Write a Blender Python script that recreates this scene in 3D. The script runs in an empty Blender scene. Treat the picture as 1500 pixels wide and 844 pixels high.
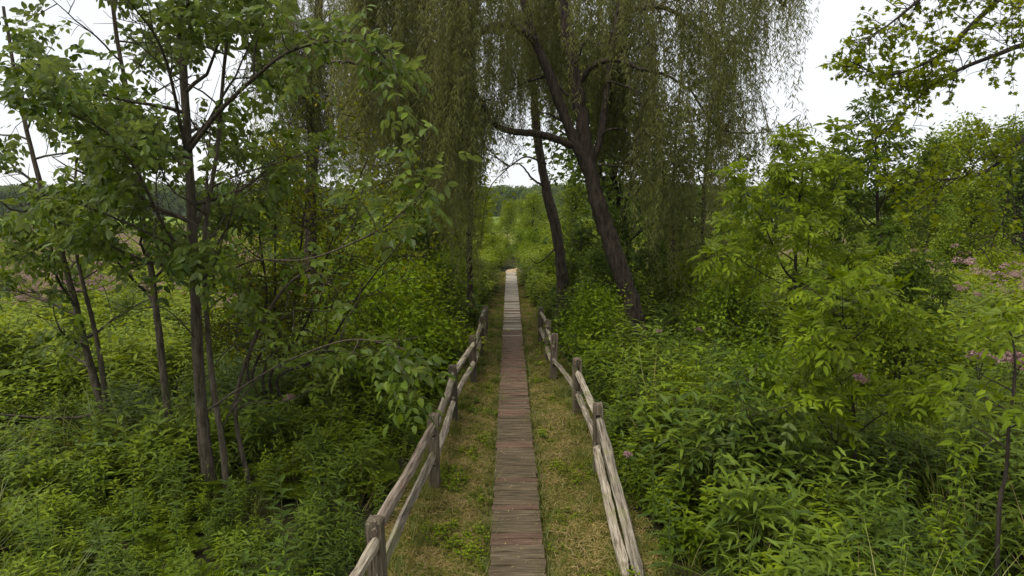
import bpy, math, random
import numpy as np
from mathutils import Matrix, Vector

R = math.radians
sc = bpy.context.scene
col = sc.collection

# ------------------------------------------------------------------ camera
CAM_Z, FPX, PITCH = 3.7, 1000.0, math.atan(0.120)
cam_d = bpy.data.cameras.new('camera')
cam_d.sensor_width = 36.0
cam_d.lens = 24.0
cam_d.clip_start = 0.05
cam_d.clip_end = 3000.0
cam = bpy.data.objects.new('camera', cam_d)
cam.location = (0, 0, CAM_Z)
cam.rotation_euler = (math.pi / 2 - PITCH, 0, 0)
col.objects.link(cam)
sc.camera = cam

# ------------------------------------------------------------------ sky and sun (bright overcast)
SUN_EL, SUN_AZ = R(62), R(238)
world = bpy.data.worlds.new('World')
sc.world = world
world.use_nodes = True
nt = world.node_tree
nt.nodes.clear()
n_out = nt.nodes.new('ShaderNodeOutputWorld')
n_bg = nt.nodes.new('ShaderNodeBackground')
n_sky = nt.nodes.new('ShaderNodeTexSky')
n_sky.sky_type = 'NISHITA'
n_sky.sun_disc = False
n_sky.sun_elevation = SUN_EL
n_sky.sun_rotation = SUN_AZ
n_tc = nt.nodes.new('ShaderNodeTexCoord')
n_no = nt.nodes.new('ShaderNodeTexNoise')
n_no.inputs['Scale'].default_value = 2.2
n_no.inputs['Detail'].default_value = 5
n_rm = nt.nodes.new('ShaderNodeValToRGB')          # the cloud deck: pale greys
n_rm.color_ramp.elements[0].position = 0.3
n_rm.color_ramp.elements[0].color = (0.82, 0.84, 0.87, 1)
n_rm.color_ramp.elements[1].position = 0.7
n_rm.color_ramp.elements[1].color = (1.0, 1.0, 1.0, 1)
n_ml = nt.nodes.new('ShaderNodeVectorMath')
n_ml.operation = 'SCALE'
n_ml.inputs['Scale'].default_value = 3.6
n_mx = nt.nodes.new('ShaderNodeMix')
n_mx.data_type = 'RGBA'
n_mx.inputs[0].default_value = 0.93                # cloud cover
nt.links.new(n_tc.outputs['Generated'], n_no.inputs['Vector'])
nt.links.new(n_no.outputs['Fac'], n_rm.inputs['Fac'])
nt.links.new(n_rm.outputs['Color'], n_ml.inputs[0])
nt.links.new(n_sky.outputs['Color'], n_mx.inputs[6])
nt.links.new(n_ml.outputs[0], n_mx.inputs[7])
nt.links.new(n_mx.outputs[2], n_bg.inputs['Color'])
n_bg.inputs['Strength'].default_value = 0.10
nt.links.new(n_bg.outputs[0], n_out.inputs[0])

sun_d = bpy.data.lights.new('sun', 'SUN')
sun_d.energy = 1.5
sun_d.angle = R(45)
sun_d.color = (1.0, 0.96, 0.90)
sun = bpy.data.objects.new('sun', sun_d)
sun.rotation_euler = (math.pi / 2 - SUN_EL, 0, math.pi - SUN_AZ)
sun.location = (0, 0, 60)
col.objects.link(sun)

sc.view_settings.view_transform = 'Standard'
sc.view_settings.look = 'None'
sc.view_settings.gamma = 1.0
sc.view_settings.exposure = 1.62
sc.view_settings.use_curve_mapping = False
sc.render.engine = 'CYCLES'
sc.cycles.use_denoising = True
sc.cycles.denoising_prefilter = 'NONE'
sc.cycles.max_bounces = 8
sc.cycles.diffuse_bounces = 4
sc.cycles.glossy_bounces = 2
sc.cycles.transmission_bounces = 4
sc.cycles.caustics_reflective = False
sc.cycles.caustics_refractive = False

# ------------------------------------------------------------------ helpers
CT, ST = math.cos(PITCH), math.sin(PITCH)


def P(px, py, Y):
    """World point seen at photo pixel (px, py) at distance Y along the walk."""
    a, b = (px - 750) / FPX, (422 - py) / FPX
    s = Y / (CT + b * ST)
    return np.array([a * s, Y, CAM_Z + (-ST + b * CT) * s])


def to_px(p):
    p = np.atleast_2d(p)
    dx, dy, dz = p[:, 0], p[:, 1], p[:, 2] - CAM_Z
    f = dy * CT - dz * ST
    f = np.where(f < 0.05, 0.05, f)
    u = dy * ST + dz * CT
    return 750 + FPX * dx / f, 422 - FPX * u / f, f


def unit(v):
    v = np.asarray(v, float)
    return v / np.maximum(np.linalg.norm(v, axis=-1, keepdims=True), 1e-9)


def vnoise(x, y, s=1.0, seed=0.0):
    """cheap smooth noise in about -1..1"""
    x, y = x * s, y * s
    return (np.sin(x * 1.3 + 1.7 * np.sin(y * 0.9 + seed) + seed * 2.1) * 0.5
            + np.sin(y * 1.7 - 1.3 * np.sin(x * 1.1 + 2 * seed) + seed) * 0.5
            + 0.4 * np.sin(x * 3.1 + y * 2.3 + seed * 3.3))


class Geo:
    """collects vertices, faces, a per-vertex random value and a per-face material slot"""

    def __init__(self):
        self.v, self.r, self.f, self.n = [], [], [], 0

    def add(self, v, faces, rnd=0.5, mat=0, smooth=False):
        v = np.asarray(v, float).reshape(-1, 3)
        r = np.broadcast_to(np.asarray(rnd, float), (len(v),))
        for f in faces:
            self.f.append((np.asarray(f, np.int64) + self.n, mat, smooth))
        self.v.append(v)
        self.r.append(r)
        self.n += len(v)

    def mesh(self, name, mats, origin=(0, 0, 0)):
        me = bpy.data.meshes.new(name)
        v = (np.concatenate(self.v) - np.asarray(origin, float)).astype(np.float32)
        me.vertices.add(len(v))
        me.vertices.foreach_set('co', v.ravel())
        loops = np.concatenate([f.ravel() for f, m, s in self.f]).astype(np.int32)
        tot = np.concatenate([np.full(len(f), f.shape[1]) for f, m, s in self.f]).astype(np.int32)
        mi = np.concatenate([np.full(len(f), m) for f, m, s in self.f]).astype(np.int32)
        sm = np.concatenate([np.full(len(f), s) for f, m, s in self.f]).astype(bool)
        st = np.concatenate([[0], np.cumsum(tot)[:-1]]).astype(np.int32)
        me.loops.add(len(loops))
        me.loops.foreach_set('vertex_index', loops)
        me.polygons.add(len(tot))
        me.polygons.foreach_set('loop_start', st)
        me.polygons.foreach_set('loop_total', tot)
        me.polygons.foreach_set('material_index', mi)
        me.polygons.foreach_set('use_smooth', sm)
        at = me.attributes.new('rnd', 'FLOAT', 'POINT')
        at.data.foreach_set('value', np.concatenate(self.r).astype(np.float32))
        for m in (mats if isinstance(mats, (list, tuple)) else [mats]):
            me.materials.append(m)
        me.update()
        me.validate()
        return me

    def build(self, name, mats, parent=None, origin=None):
        o_ = origin if origin is not None else (tuple(parent.location) if parent is not None else (0, 0, 0))
        ob = bpy.data.objects.new(name, self.mesh(name, mats, o_))
        col.objects.link(ob)
        if parent is not None:
            ob.parent = parent
        elif origin is not None:
            ob.location = origin
        return ob


def tag(o, label=None, cat=None, group=None, kind=None):
    if label: o['label'] = label
    if cat: o['category'] = cat
    if group: o['group'] = group
    if kind: o['kind'] = kind
    return o


def empty(name, loc, label, cat, group=None):
    o = bpy.data.objects.new(name, None)
    o.location = [float(x) for x in loc]
    o.empty_display_size = 0.2
    col.objects.link(o)
    return tag(o, label, cat, group)


def copy_tree(o, loc, rz=0.0, s=1.0, label=None, group=None):
    c = o.copy()
    col.objects.link(c)
    c.location = loc
    c.rotation_euler = (0, 0, rz)
    c.scale = (s, s, s) if np.isscalar(s) else s
    if label: c['label'] = label
    if group: c['group'] = group
    for ch in list(o.children):
        k = ch.copy()
        col.objects.link(k)
        k.parent = c
    return c


def tube(g, pts, rad, sides=6, rnd=0.5, mat=0):
    pts = np.asarray(pts, float)
    n = len(pts)
    rad = np.broadcast_to(np.asarray(rad, float), (n,))
    t = unit(np.gradient(pts, axis=0))
    ref = np.array([1.0, 0.15, 0.05]) if abs(t[:, 2]).mean() > 0.6 else np.array([0.05, 0.1, 1.0])
    a = unit(np.cross(t, ref))
    b = np.cross(t, a)
    th = np.linspace(0, 2 * math.pi, sides, endpoint=False)
    ring = (a[:, None, :] * np.cos(th)[None, :, None] + b[:, None, :] * np.sin(th)[None, :, None])
    v = (pts[:, None, :] + ring * rad[:, None, None]).reshape(-1, 3)
    i = np.arange(n - 1)[:, None] * sides
    j = np.arange(sides)[None, :]
    k = (j + 1) % sides
    q = np.stack([i + j, i + k, i + sides + k, i + sides + j], -1).reshape(-1, 4)
    g.add(v, [q], rnd, mat, True)


def smooth_path(pts, n):
    """Catmull-Rom through the points"""
    p = np.asarray(pts, float)
    if len(p) < 3:
        t = np.linspace(0, 1, n)[:, None]
        return p[0] * (1 - t) + p[-1] * t
    q = np.vstack([2 * p[0] - p[1], p, 2 * p[-1] - p[-2]])
    out = []
    for u in np.linspace(0, len(p) - 1 - 1e-6, n):
        i = int(u)
        f = u - i
        a, b, c, d = q[i], q[i + 1], q[i + 2], q[i + 3]
        out.append(0.5 * (2 * b + (c - a) * f + (2 * a - 5 * b + 4 * c - d) * f * f + (3 * b - a - 3 * c + d) * f ** 3))
    return np.array(out)


def wander(rng, p, d, L, n, wob, grav):
    pts = [np.array(p, float)]
    d = unit(d)
    st = L / n
    for i in range(n):
        d = unit(d + rng.normal(0, wob, 3) + np.array([0, 0, grav]))
        pts.append(pts[-1] + d * st)
    return np.array(pts)


# leaf templates: (u along, v across, w off the blade) and faces
T_LEAF = (np.array([[0, 0, 0], [.28, .42, .05], [.28, 0, -.01], [.28, -.42, .05], [.68, .36, -.01], [.68, 0, -.07],
                    [.68, -.36, -.01], [1, 0, -.17]]),
          [np.array([[0, 2, 1], [0, 3, 2], [4, 5, 7], [5, 6, 7]]), np.array([[1, 2, 5, 4], [2, 3, 6, 5]])])
T_QUAD = (np.array([[0, 0, 0], [.45, .5, .06], [1, 0, -.1], [.45, -.5, .06]]), [np.array([[0, 2, 1], [0, 3, 2]])])
T_LANCE = (np.array([[0, 0, 0], [.3, .5, .02], [.3, -.5, .02], [.68, .36, -.07], [.68, -.36, -.07], [1, 0, -.26]]),
           [np.array([[0, 2, 1], [3, 4, 5]]), np.array([[1, 2, 4, 3]])])
_ml = [(0, 0), (.12, .30), (.05, .55), (.42, .30), (.55, .62), (.66, .22), (1, 0)]
_mv = _ml + [(u, -v) for u, v in _ml[-2:0:-1]]
T_MAPLE = (np.array([[.36, 0, .05]] + [[u, v * .95, -.12 * abs(v) - .12 * u * u] for u, v in _mv]),
           [np.array([[0, i + 2 if i + 2 <= len(_mv) else 1, i + 1] for i in range(len(_mv))])])


def put_leaves(g, tpl, Pp, D, N, L, W, rnd, mat=0):
    tv, tf = tpl
    n, k = len(Pp), len(tv)
    if n == 0:
        return
    D = unit(D)
    S = unit(np.cross(N, D))
    N = np.cross(D, S)
    L = np.broadcast_to(np.asarray(L, float), (n,))
    W = np.broadcast_to(np.asarray(W, float), (n,))
    v = (Pp[:, None, :] + D[:, None, :] * (tv[None, :, 0:1] * L[:, None, None])
         + S[:, None, :] * (tv[None, :, 1:2] * W[:, None, None])
         + N[:, None, :] * (tv[None, :, 2:3] * L[:, None, None]))
    off = (np.arange(n) * k)[:, None, None]
    faces = [(f[None] + off).reshape(-1, f.shape[1]) for f in tf]
    g.add(v.reshape(-1, 3), faces, np.repeat(np.broadcast_to(rnd, (n,)), k), mat)


# ------------------------------------------------------------------ materials
def new_mat(name):
    m = bpy.data.materials.new(name)
    m.use_nodes = True
    n = m.node_tree.nodes
    n.clear()
    return m, n, m.node_tree.links


def leaf_mat(name, dark, mid, light, under=None, trans=0.35, rough=0.55, patch=0.4, spec=0.12, odd=None, nscale=.7):
    """per-leaf colour from the 'rnd' attribute, the instance and slow patches across the site; thin and translucent"""
    m, n, l = new_mat(name)
    out = n.new('ShaderNodeOutputMaterial')
    att = n.new('ShaderNodeAttribute'); att.attribute_name = 'rnd'
    oi = n.new('ShaderNodeObjectInfo')
    geo = n.new('ShaderNodeNewGeometry')
    noi = n.new('ShaderNodeTexNoise'); noi.inputs['Scale'].default_value = nscale; noi.inputs['Detail'].default_value = 3
    l.new(geo.outputs['Position'], noi.inputs['Vector'])
    a = n.new('ShaderNodeMath'); a.operation = 'MULTIPLY_ADD'
    l.new(oi.outputs['Random'], a.inputs[0]); a.inputs[1].default_value = 0.25
    l.new(att.outputs['Fac'], a.inputs[2])
    b = n.new('ShaderNodeMath'); b.operation = 'MULTIPLY_ADD'
    l.new(noi.outputs['Fac'], b.inputs[0]); b.inputs[1].default_value = patch * 2
    l.new(a.outputs[0], b.inputs[2])
    c = n.new('ShaderNodeMath'); c.operation = 'SUBTRACT'
    l.new(b.outputs[0], c.inputs[0]); c.inputs[1].default_value = patch + 0.125
    rp = n.new('ShaderNodeValToRGB')
    e = rp.color_ramp.elements
    e[0].position = 0.05; e[0].color = (*dark, 1)
    e[1].position = 0.9; e[1].color = (*light, 1)
    x = e.new(0.45); x.color = (*mid, 1)
    l.new(c.outputs[0], rp.inputs['Fac'])
    colr = rp.outputs['Color']
    if odd:
        gt = n.new('ShaderNodeMath'); gt.operation = 'GREATER_THAN'; gt.inputs[1].default_value = .985
        l.new(att.outputs['Fac'], gt.inputs[0])
        mo = n.new('ShaderNodeMix'); mo.data_type = 'RGBA'
        l.new(gt.outputs[0], mo.inputs[0]); l.new(colr, mo.inputs[6]); mo.inputs[7].default_value = (*odd, 1)
        colr = mo.outputs[2]
    if under:
        mu = n.new('ShaderNodeMix'); mu.data_type = 'RGBA'
        mf = n.new('ShaderNodeMath'); mf.operation = 'MULTIPLY'
        l.new(geo.outputs['Backfacing'], mf.inputs[0]); mf.inputs[1].default_value = 0.7
        l.new(mf.outputs[0], mu.inputs[0])
        l.new(colr, mu.inputs[6]); mu.inputs[7].default_value = (*under, 1)
        colr = mu.outputs[2]
    pb = n.new('ShaderNodeBsdfPrincipled')
    pb.inputs['Roughness'].default_value = rough
    pb.inputs['Specular IOR Level'].default_value = spec
    l.new(colr, pb.inputs['Base Color'])
    tr = n.new('ShaderNodeBsdfTranslucent')
    hs = n.new('ShaderNodeHueSaturation'); hs.inputs['Hue'].default_value = 0.485
    hs.inputs['Saturation'].default_value = 1.1; hs.inputs['Value'].default_value = 1.5
    l.new(colr, hs.inputs['Color']); l.new(hs.outputs[0], tr.inputs['Color'])
    mx = n.new('ShaderNodeMixShader'); mx.inputs[0].default_value = trans
    l.new(pb.outputs[0], mx.inputs[1]); l.new(tr.outputs[0], mx.inputs[2])
    l.new(mx.outputs[0], out.inputs['Surface'])
    return m


def bark_mat(name, c1, c2, scale=14.0, bump=0.5):
    m, n, l = new_mat(name)
    out = n.new('ShaderNodeOutputMaterial')
    geo = n.new('ShaderNodeNewGeometry')
    mp = n.new('ShaderNodeMapping'); mp.inputs['Scale'].default_value = (1, 1, 0.22)
    l.new(geo.outputs['Position'], mp.inputs['Vector'])
    no = n.new('ShaderNodeTexNoise'); no.inputs['Scale'].default_value = scale; no.inputs['Detail'].default_value = 6
    no.inputs['Roughness'].default_value = 0.65
    l.new(mp.outputs[0], no.inputs['Vector'])
    rp = n.new('ShaderNodeValToRGB')
    rp.color_ramp.elements[0].position = 0.33; rp.color_ramp.elements[0].color = (*c1, 1)
    rp.color_ramp.elements[1].position = 0.68; rp.color_ramp.elements[1].color = (*c2, 1)
    l.new(no.outputs['Fac'], rp.inputs['Fac'])
    pb = n.new('ShaderNodeBsdfPrincipled'); pb.inputs['Roughness'].default_value = 0.9
    pb.inputs['Specular IOR Level'].default_value = 0.15
    bp = n.new('ShaderNodeBump'); bp.inputs['Strength'].default_value = bump; bp.inputs['Distance'].default_value = 0.06
    l.new(no.outputs['Fac'], bp.inputs['Height']); l.new(bp.outputs[0], pb.inputs['Normal'])
    l.new(rp.outputs[0], pb.inputs['Base Color']); l.new(pb.outputs[0], out.inputs['Surface'])
    return m


def wood_mat(name, c1, c2, c3, axis=0, rough=0.85, stain=None, spread=.5):
    """weathered timber with grain along one local axis"""
    m, n, l = new_mat(name)
    out = n.new('ShaderNodeOutputMaterial')
    tc = n.new('ShaderNodeTexCoord')
    oi = n.new('ShaderNodeObjectInfo')
    of = n.new('ShaderNodeVectorMath'); of.operation = 'MULTIPLY_ADD'
    cx = n.new('ShaderNodeCombineXYZ')
    for k in range(3): l.new(oi.outputs['Random'], cx.inputs[k])
    l.new(cx.outputs[0], of.inputs[0]); of.inputs[1].default_value = (37, 53, 71); l.new(tc.outputs['Object'], of.inputs[2])
    mp = n.new('ShaderNodeMapping')
    s = [26.0, 26.0, 26.0]; s[axis] = 1.6
    mp.inputs['Scale'].default_value = s
    l.new(of.outputs[0], mp.inputs['Vector'])
    no = n.new('ShaderNodeTexNoise'); no.inputs['Scale'].default_value = 1.6; no.inputs['Detail'].default_value = 6
    no.inputs['Roughness'].default_value = 0.7
    l.new(mp.outputs[0], no.inputs['Vector'])
    rp = n.new('ShaderNodeValToRGB')
    e = rp.color_ramp.elements
    e[0].position = 0.36; e[0].color = (*c1, 1)
    e[1].position = 0.66; e[1].color = (*c3, 1)
    x = e.new(0.5); x.color = (*c2, 1)
    l.new(no.outputs['Fac'], rp.inputs['Fac'])
    no2 = n.new('ShaderNodeTexNoise'); no2.inputs['Scale'].default_value = 3.2; no2.inputs['Detail'].default_value = 4
    l.new(of.outputs[0], no2.inputs['Vector'])
    hv = n.new('ShaderNodeHueSaturation')
    vm = n.new('ShaderNodeMath'); vm.operation = 'MULTIPLY_ADD'
    l.new(oi.outputs['Random'], vm.inputs[0]); vm.inputs[1].default_value = spread; vm.inputs[2].default_value = .7 - spread / 2
    v2 = n.new('ShaderNodeMath'); v2.operation = 'MULTIPLY_ADD'
    l.new(no2.outputs['Fac'], v2.inputs[0]); v2.inputs[1].default_value = 0.6; l.new(vm.outputs[0], v2.inputs[2])
    l.new(v2.outputs[0], hv.inputs['Value']); l.new(rp.outputs[0], hv.inputs['Color'])
    colr = hv.outputs[0]
    if stain:
        sr = n.new('ShaderNodeValToRGB')
        sr.color_ramp.elements[0].position = 0.55; sr.color_ramp.elements[1].position = 0.68
        l.new(no2.outputs['Fac'], sr.inputs['Fac'])
        ms = n.new('ShaderNodeMix'); ms.data_type = 'RGBA'
        mm = n.new('ShaderNodeMath'); mm.operation = 'MULTIPLY'; l.new(sr.outputs[0], mm.inputs[0]); mm.inputs[1].default_value = 0.65
        l.new(mm.outputs[0], ms.inputs[0]); l.new(colr, ms.inputs[6]); ms.inputs[7].default_value = (*stain, 1)
        colr = ms.outputs[2]
    pb = n.new('ShaderNodeBsdfPrincipled'); pb.inputs['Roughness'].default_value = rough
    pb.inputs['Specular IOR Level'].default_value = 0.15
    bp = n.new('ShaderNodeBump'); bp.inputs['Strength'].default_value = 0.8; bp.inputs['Distance'].default_value = 0.015
    l.new(no.outputs['Fac'], bp.inputs['Height']); l.new(bp.outputs[0], pb.inputs['Normal'])
    l.new(colr, pb.inputs['Base Color']); l.new(pb.outputs[0], out.inputs['Surface'])
    return m


def earth_mat(name, c1, c2, c3, scale=1.5, bump=0.4, rough=0.95):
    m, n, l = new_mat(name)
    out = n.new('ShaderNodeOutputMaterial')
    geo = n.new('ShaderNodeNewGeometry')
    no = n.new('ShaderNodeTexNoise'); no.inputs['Scale'].default_value = scale; no.inputs['Detail'].default_value = 8
    no.inputs['Roughness'].default_value = 0.7
    l.new(geo.outputs['Position'], no.inputs['Vector'])
    rp = n.new('ShaderNodeValToRGB')
    e = rp.color_ramp.elements
    e[0].position = 0.3; e[0].color = (*c1, 1)
    e[1].position = 0.7; e[1].color = (*c3, 1)
    x = e.new(0.5); x.color = (*c2, 1)
    l.new(no.outputs['Fac'], rp.inputs['Fac'])
    pb = n.new('ShaderNodeBsdfPrincipled'); pb.inputs['Roughness'].default_value = rough
    pb.inputs['Specular IOR Level'].default_value = 0.1
    bp = n.new('ShaderNodeBump'); bp.inputs['Strength'].default_value = bump; bp.inputs['Distance'].default_value = 0.05
    l.new(no.outputs['Fac'], bp.inputs['Height']); l.new(bp.outputs[0], pb.inputs['Normal'])
    l.new(rp.outputs[0], pb.inputs['Base Color']); l.new(pb.outputs[0], out.inputs['Surface'])
    return m


M = {}
M['ash'] = leaf_mat('leaf_ash', (.030, .054, .004), (.060, .098, .006), (.125, .180, .011), under=(.13, .165, .05), trans=.40, spec=.22, rough=.42)
M['sapling'] = leaf_mat('leaf_sapling', (.070, .110, .004), (.120, .172, .005), (.190, .250, .008), under=(.15, .195, .04), trans=.42)
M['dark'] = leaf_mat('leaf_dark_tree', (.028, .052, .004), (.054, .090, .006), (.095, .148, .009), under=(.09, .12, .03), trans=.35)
M['maple'] = leaf_mat('leaf_maple', (.080, .112, .006), (.135, .175, .008), (.205, .245, .013), trans=.5)
M['yellowish'] = leaf_mat('leaf_thicket', (.050, .066, .004), (.094, .112, .006), (.160, .170, .009), trans=.40, odd=(.30, .24, .02))
M['willow'] = leaf_mat('leaf_willow', (.066, .074, .012), (.114, .124, .024), (.182, .196, .046), under=(.17, .178, .075), trans=.44, patch=.4)
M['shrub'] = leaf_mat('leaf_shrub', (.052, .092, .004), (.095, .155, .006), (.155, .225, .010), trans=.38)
M['far'] = leaf_mat('leaf_far_tree', (.074, .108, .008), (.128, .174, .011), (.200, .250, .019), trans=.36, patch=.15)
M['herb'] = leaf_mat('leaf_herb', (.028, .052, .004), (.080, .126, .006), (.170, .230, .010), trans=.34, patch=.6)
M['meadow'] = leaf_mat('leaf_meadow', (.058, .094, .005), (.116, .166, .007), (.205, .248, .013), trans=.36, patch=.6)
M['broad'] = leaf_mat('leaf_broad_herb', (.027, .050, .006), (.058, .094, .008), (.125, .178, .014), under=(.12, .15, .04), trans=.33, spec=.2)
M['fern'] = leaf_mat('leaf_fern', (.054, .090, .004), (.098, .145, .006), (.165, .212, .009), trans=.38)
M['sedge'] = leaf_mat('leaf_sedge', (.055, .088, .010), (.095, .135, .016), (.21, .20, .05), trans=.33, rough=.4, spec=.25)
M['turf'] = leaf_mat('leaf_turf', (.075, .098, .012), (.160, .148, .026), (.34, .255, .105), trans=.25, patch=.75, rough=.7, nscale=2.6)
M['straw'] = leaf_mat('dry_stalk', (.18, .12, .05), (.28, .20, .09), (.42, .32, .17), trans=.1, rough=.8)
M['pink'] = leaf_mat('flower_pink', (.19, .115, .11), (.30, .19, .18), (.42, .29, .265), trans=.2, rough=.8, patch=.1)
M['willow_twig'] = bark_mat('willow_twig', (.055, .048, .02), (.10, .09, .035), 30, .1)
M['stem'] = bark_mat('herb_stem', (.05, .07, .02), (.09, .11, .03), 30, .1)
M['stem_dark'] = bark_mat('herb_stem_dark', (.035, .025, .02), (.06, .045, .03), 30, .1)
M['bark'] = bark_mat('bark_boxelder', (.040, .032, .020), (.130, .108, .078), 20, 1.0)
M['bark_dark'] = bark_mat('bark_dark', (.022, .017, .013), (.060, .047, .036), 18)
M['bark_willow'] = bark_mat('bark_willow', (.016, .012, .009), (.088, .068, .048), 17, 1.0)
M['rail'] = wood_mat('weathered_rail', (.075, .060, .042), (.225, .190, .140), (.40, .355, .275), 0, stain=(.15, .15, .06))
M['rail_rust'] = wood_mat('weathered_rail_decayed', (.12, .085, .06), (.24, .19, .14), (.36, .30, .24), 0, stain=(.19, .065, .022))
M['post'] = wood_mat('weathered_post', (.045, .035, .023), (.100, .080, .054), (.18, .148, .103), 2, stain=(.08, .085, .04))
M['plank'] = wood_mat('boardwalk_plank', (.042, .031, .018), (.090, .068, .040), (.160, .124, .076), 0, rough=.75, spread=.22)
M['plank_red'] = wood_mat('boardwalk_plank_reddish', (.052, .031, .020), (.112, .068, .045), (.178, .118, .080), 0, rough=.75, spread=.22)
M['plank_grey'] = wood_mat('boardwalk_plank_pale', (.16, .135, .10), (.27, .235, .18), (.40, .355, .28), 0, rough=.7)  # paler grey-tan planks, more frequent towards the far end of the walk
M['soil'] = earth_mat('soil', (.012, .012, .006), (.026, .025, .010), (.045, .042, .016), 9.0)
M['turf_soil'] = earth_mat('mown_turf_soil', (.060, .055, .018), (.105, .090, .034), (.15, .125, .052), 5.0)
M['sand'] = earth_mat('sandy_trail', (.24, .17, .10), (.36, .27, .17), (.46, .36, .25), 4.0)
M['hay'] = earth_mat('dry_field', (.13, .14, .04), (.20, .20, .065), (.30, .27, .11), .6)
M['green_field'] = earth_mat('green_field', (.07, .11, .012), (.10, .15, .018), (.15, .19, .035), .15)
M['hill'] = earth_mat('wooded_hill', (.02, .035, .012), (.03, .05, .016), (.045, .07, .02), .1)

m, n, l = new_mat('pond_water')
pb = n.new('ShaderNodeBsdfPrincipled'); pb.inputs['Base Color'].default_value = (.03, .04, .035, 1); pb.inputs['Roughness'].default_value = .08
o_ = n.new('ShaderNodeOutputMaterial'); l.new(pb.outputs[0], o_.inputs['Surface'])
M['water'] = m

# ------------------------------------------------------------------ ground
WALK_W = 0.56


def walk_x(y):
    return 0.075 - 0.0032 * y


def sheet(name, x0, x1, y0, y1, nx, ny, zf, mat):
    g = Geo()
    xs, ys = np.linspace(x0, x1, nx), np.linspace(y0, y1, ny)
    X, Y = np.meshgrid(xs, ys)
    v = np.stack([X, Y, zf(X, Y)], -1).reshape(-1, 3)
    i = np.arange(ny - 1)[:, None] * nx
    j = np.arange(nx - 1)[None, :]
    q = np.stack([i + j, i + j + 1, i + nx + j + 1, i + nx + j], -1).reshape(-1, 4)
    g.add(v, [q], .5, 0, True)
    return tag(g.build(name, mat), kind='structure')


sheet('ground', -1200, 1200, -60, 1800, 60, 60, lambda x, y: x * 0, M['soil'])


def strip(name, left, right, mat, z):
    g = Geo()
    n_ = len(left)
    v = np.array([[*p, z] for p in left] + [[*p, z] for p in right])
    i = np.arange(n_ - 1)
    g.add(v, [np.stack([i, i + n_, i + n_ + 1, i + 1], -1)], .5)
    return tag(g.build(name, mat), kind='structure')


def half_width(y):
    """half width of the mown strip"""
    return np.interp(y, [0, 8, 12, 17, 20, 26, 37], [1.45, 1.12, 1.05, .80, .70, .52, .42])


ys = np.linspace(-4, 37.6, 60)
strip('mown_verge', [(walk_x(y) - half_width(y) - .1, y) for y in ys], [(walk_x(y) + half_width(y) + .1, y) for y in ys], M['turf_soil'], 0.004)
tx = [(-.35, 36.6), (-.4, 38), (-.3, 39.6), (.4, 41.2), (1.6, 43), (3.6, 45)]
strip('sandy_trail', tx, [(x + w, y - d) for (x, y), w, d in zip(tx, [.75, .85, .95, .9, .8, .7], [0, .1, .3, .5, .6, .7])], M['sand'], 0.008)
sheet('dry_field', -26, 16, 66, 92, 12, 8, lambda x, y: x * 0 + .012, M['hay'])
sheet('far_field', -420, 420, 99, 240, 20, 10, lambda x, y: x * 0 + .010, M['green_field'])
sheet('pond', -95, -27, 70, 98, 4, 4, lambda x, y: x * 0 + .02, M['water'])


def hill_z(x, y):
    ridge = 4.5 + 1.8 * np.sin(x / 90 + 1.0) + 1.2 * np.sin(x / 37) + 4 * np.clip((-60 - x) / 120, 0, 1)
    return -1 + ridge * np.clip((y - 240) / 160, 0, 1) ** 0.8


sheet('hill', -700, 700, 235, 700, 80, 30, hill_z, M['hill'])

# ------------------------------------------------------------------ boardwalk: one object for each plank
walk = empty('boardwalk', (0, 0, 0), None, None)
tag(walk, 'narrow brown plank boardwalk running straight away between two rail fences', kind='structure')
rng = np.random.default_rng(5)


def plank_mesh(seed, mat):
    r = np.random.default_rng(seed)
    w, d, h, b = WALK_W / 2, 0.0665, 0.02, 0.005
    xs = np.linspace(-w, w, 5)
    g = Geo()
    prof = np.array([[-d, -h], [-d, h - b], [-d + b, h], [d - b, h], [d, h - b], [d, -h]])
    v = []
    for x in xs:
        wob = r.normal(0, .0018, (6, 2)) + [r.normal(0, .0015), r.normal(0, .0015)]
        for (py, pz) in prof + wob:
            v.append((x + r.normal(0, .002), py, pz))
    k = 6
    q = [[i * k + j, i * k + (j + 1) % k, (i + 1) * k + (j + 1) % k, (i + 1) * k + j] for i in range(4) for j in range(k)]
    g.add(v, [np.array(q)[:, ::-1], np.array([list(range(6)), list(range(29, 23, -1))])], .5)
    return g.mesh('plank', mat)


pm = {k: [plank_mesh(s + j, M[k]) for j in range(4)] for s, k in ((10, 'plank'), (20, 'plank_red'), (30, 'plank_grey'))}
y = 1.2
while y < 37.0:
    pr = np.clip((y - 10) / 5, 0, 1) * np.clip((23 - y) / 3, 0, 1) * .7
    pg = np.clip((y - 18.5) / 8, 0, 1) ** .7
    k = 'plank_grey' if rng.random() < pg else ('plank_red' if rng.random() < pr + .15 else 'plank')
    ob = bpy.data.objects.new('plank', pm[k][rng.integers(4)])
    ob.location = (walk_x(y) + rng.normal(0, .006), y, .10 + rng.normal(0, .0025))
    ob.rotation_euler = (rng.normal(0, .012), rng.normal(0, .008), rng.normal(0, .008) + (math.pi if rng.random() < .5 else 0))
    col.objects.link(ob)
    ob.parent = walk
    y += .1405
for s in (-1, 1):
    g = Geo()
    a, b = np.array([walk_x(1) + s * .2, 1, .04]), np.array([walk_x(37) + s * .2, 37, .04])
    tube(g, smooth_path([a, b], 3), .05, 4)
    g.build('runner_beam', M['post'], walk)

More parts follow.
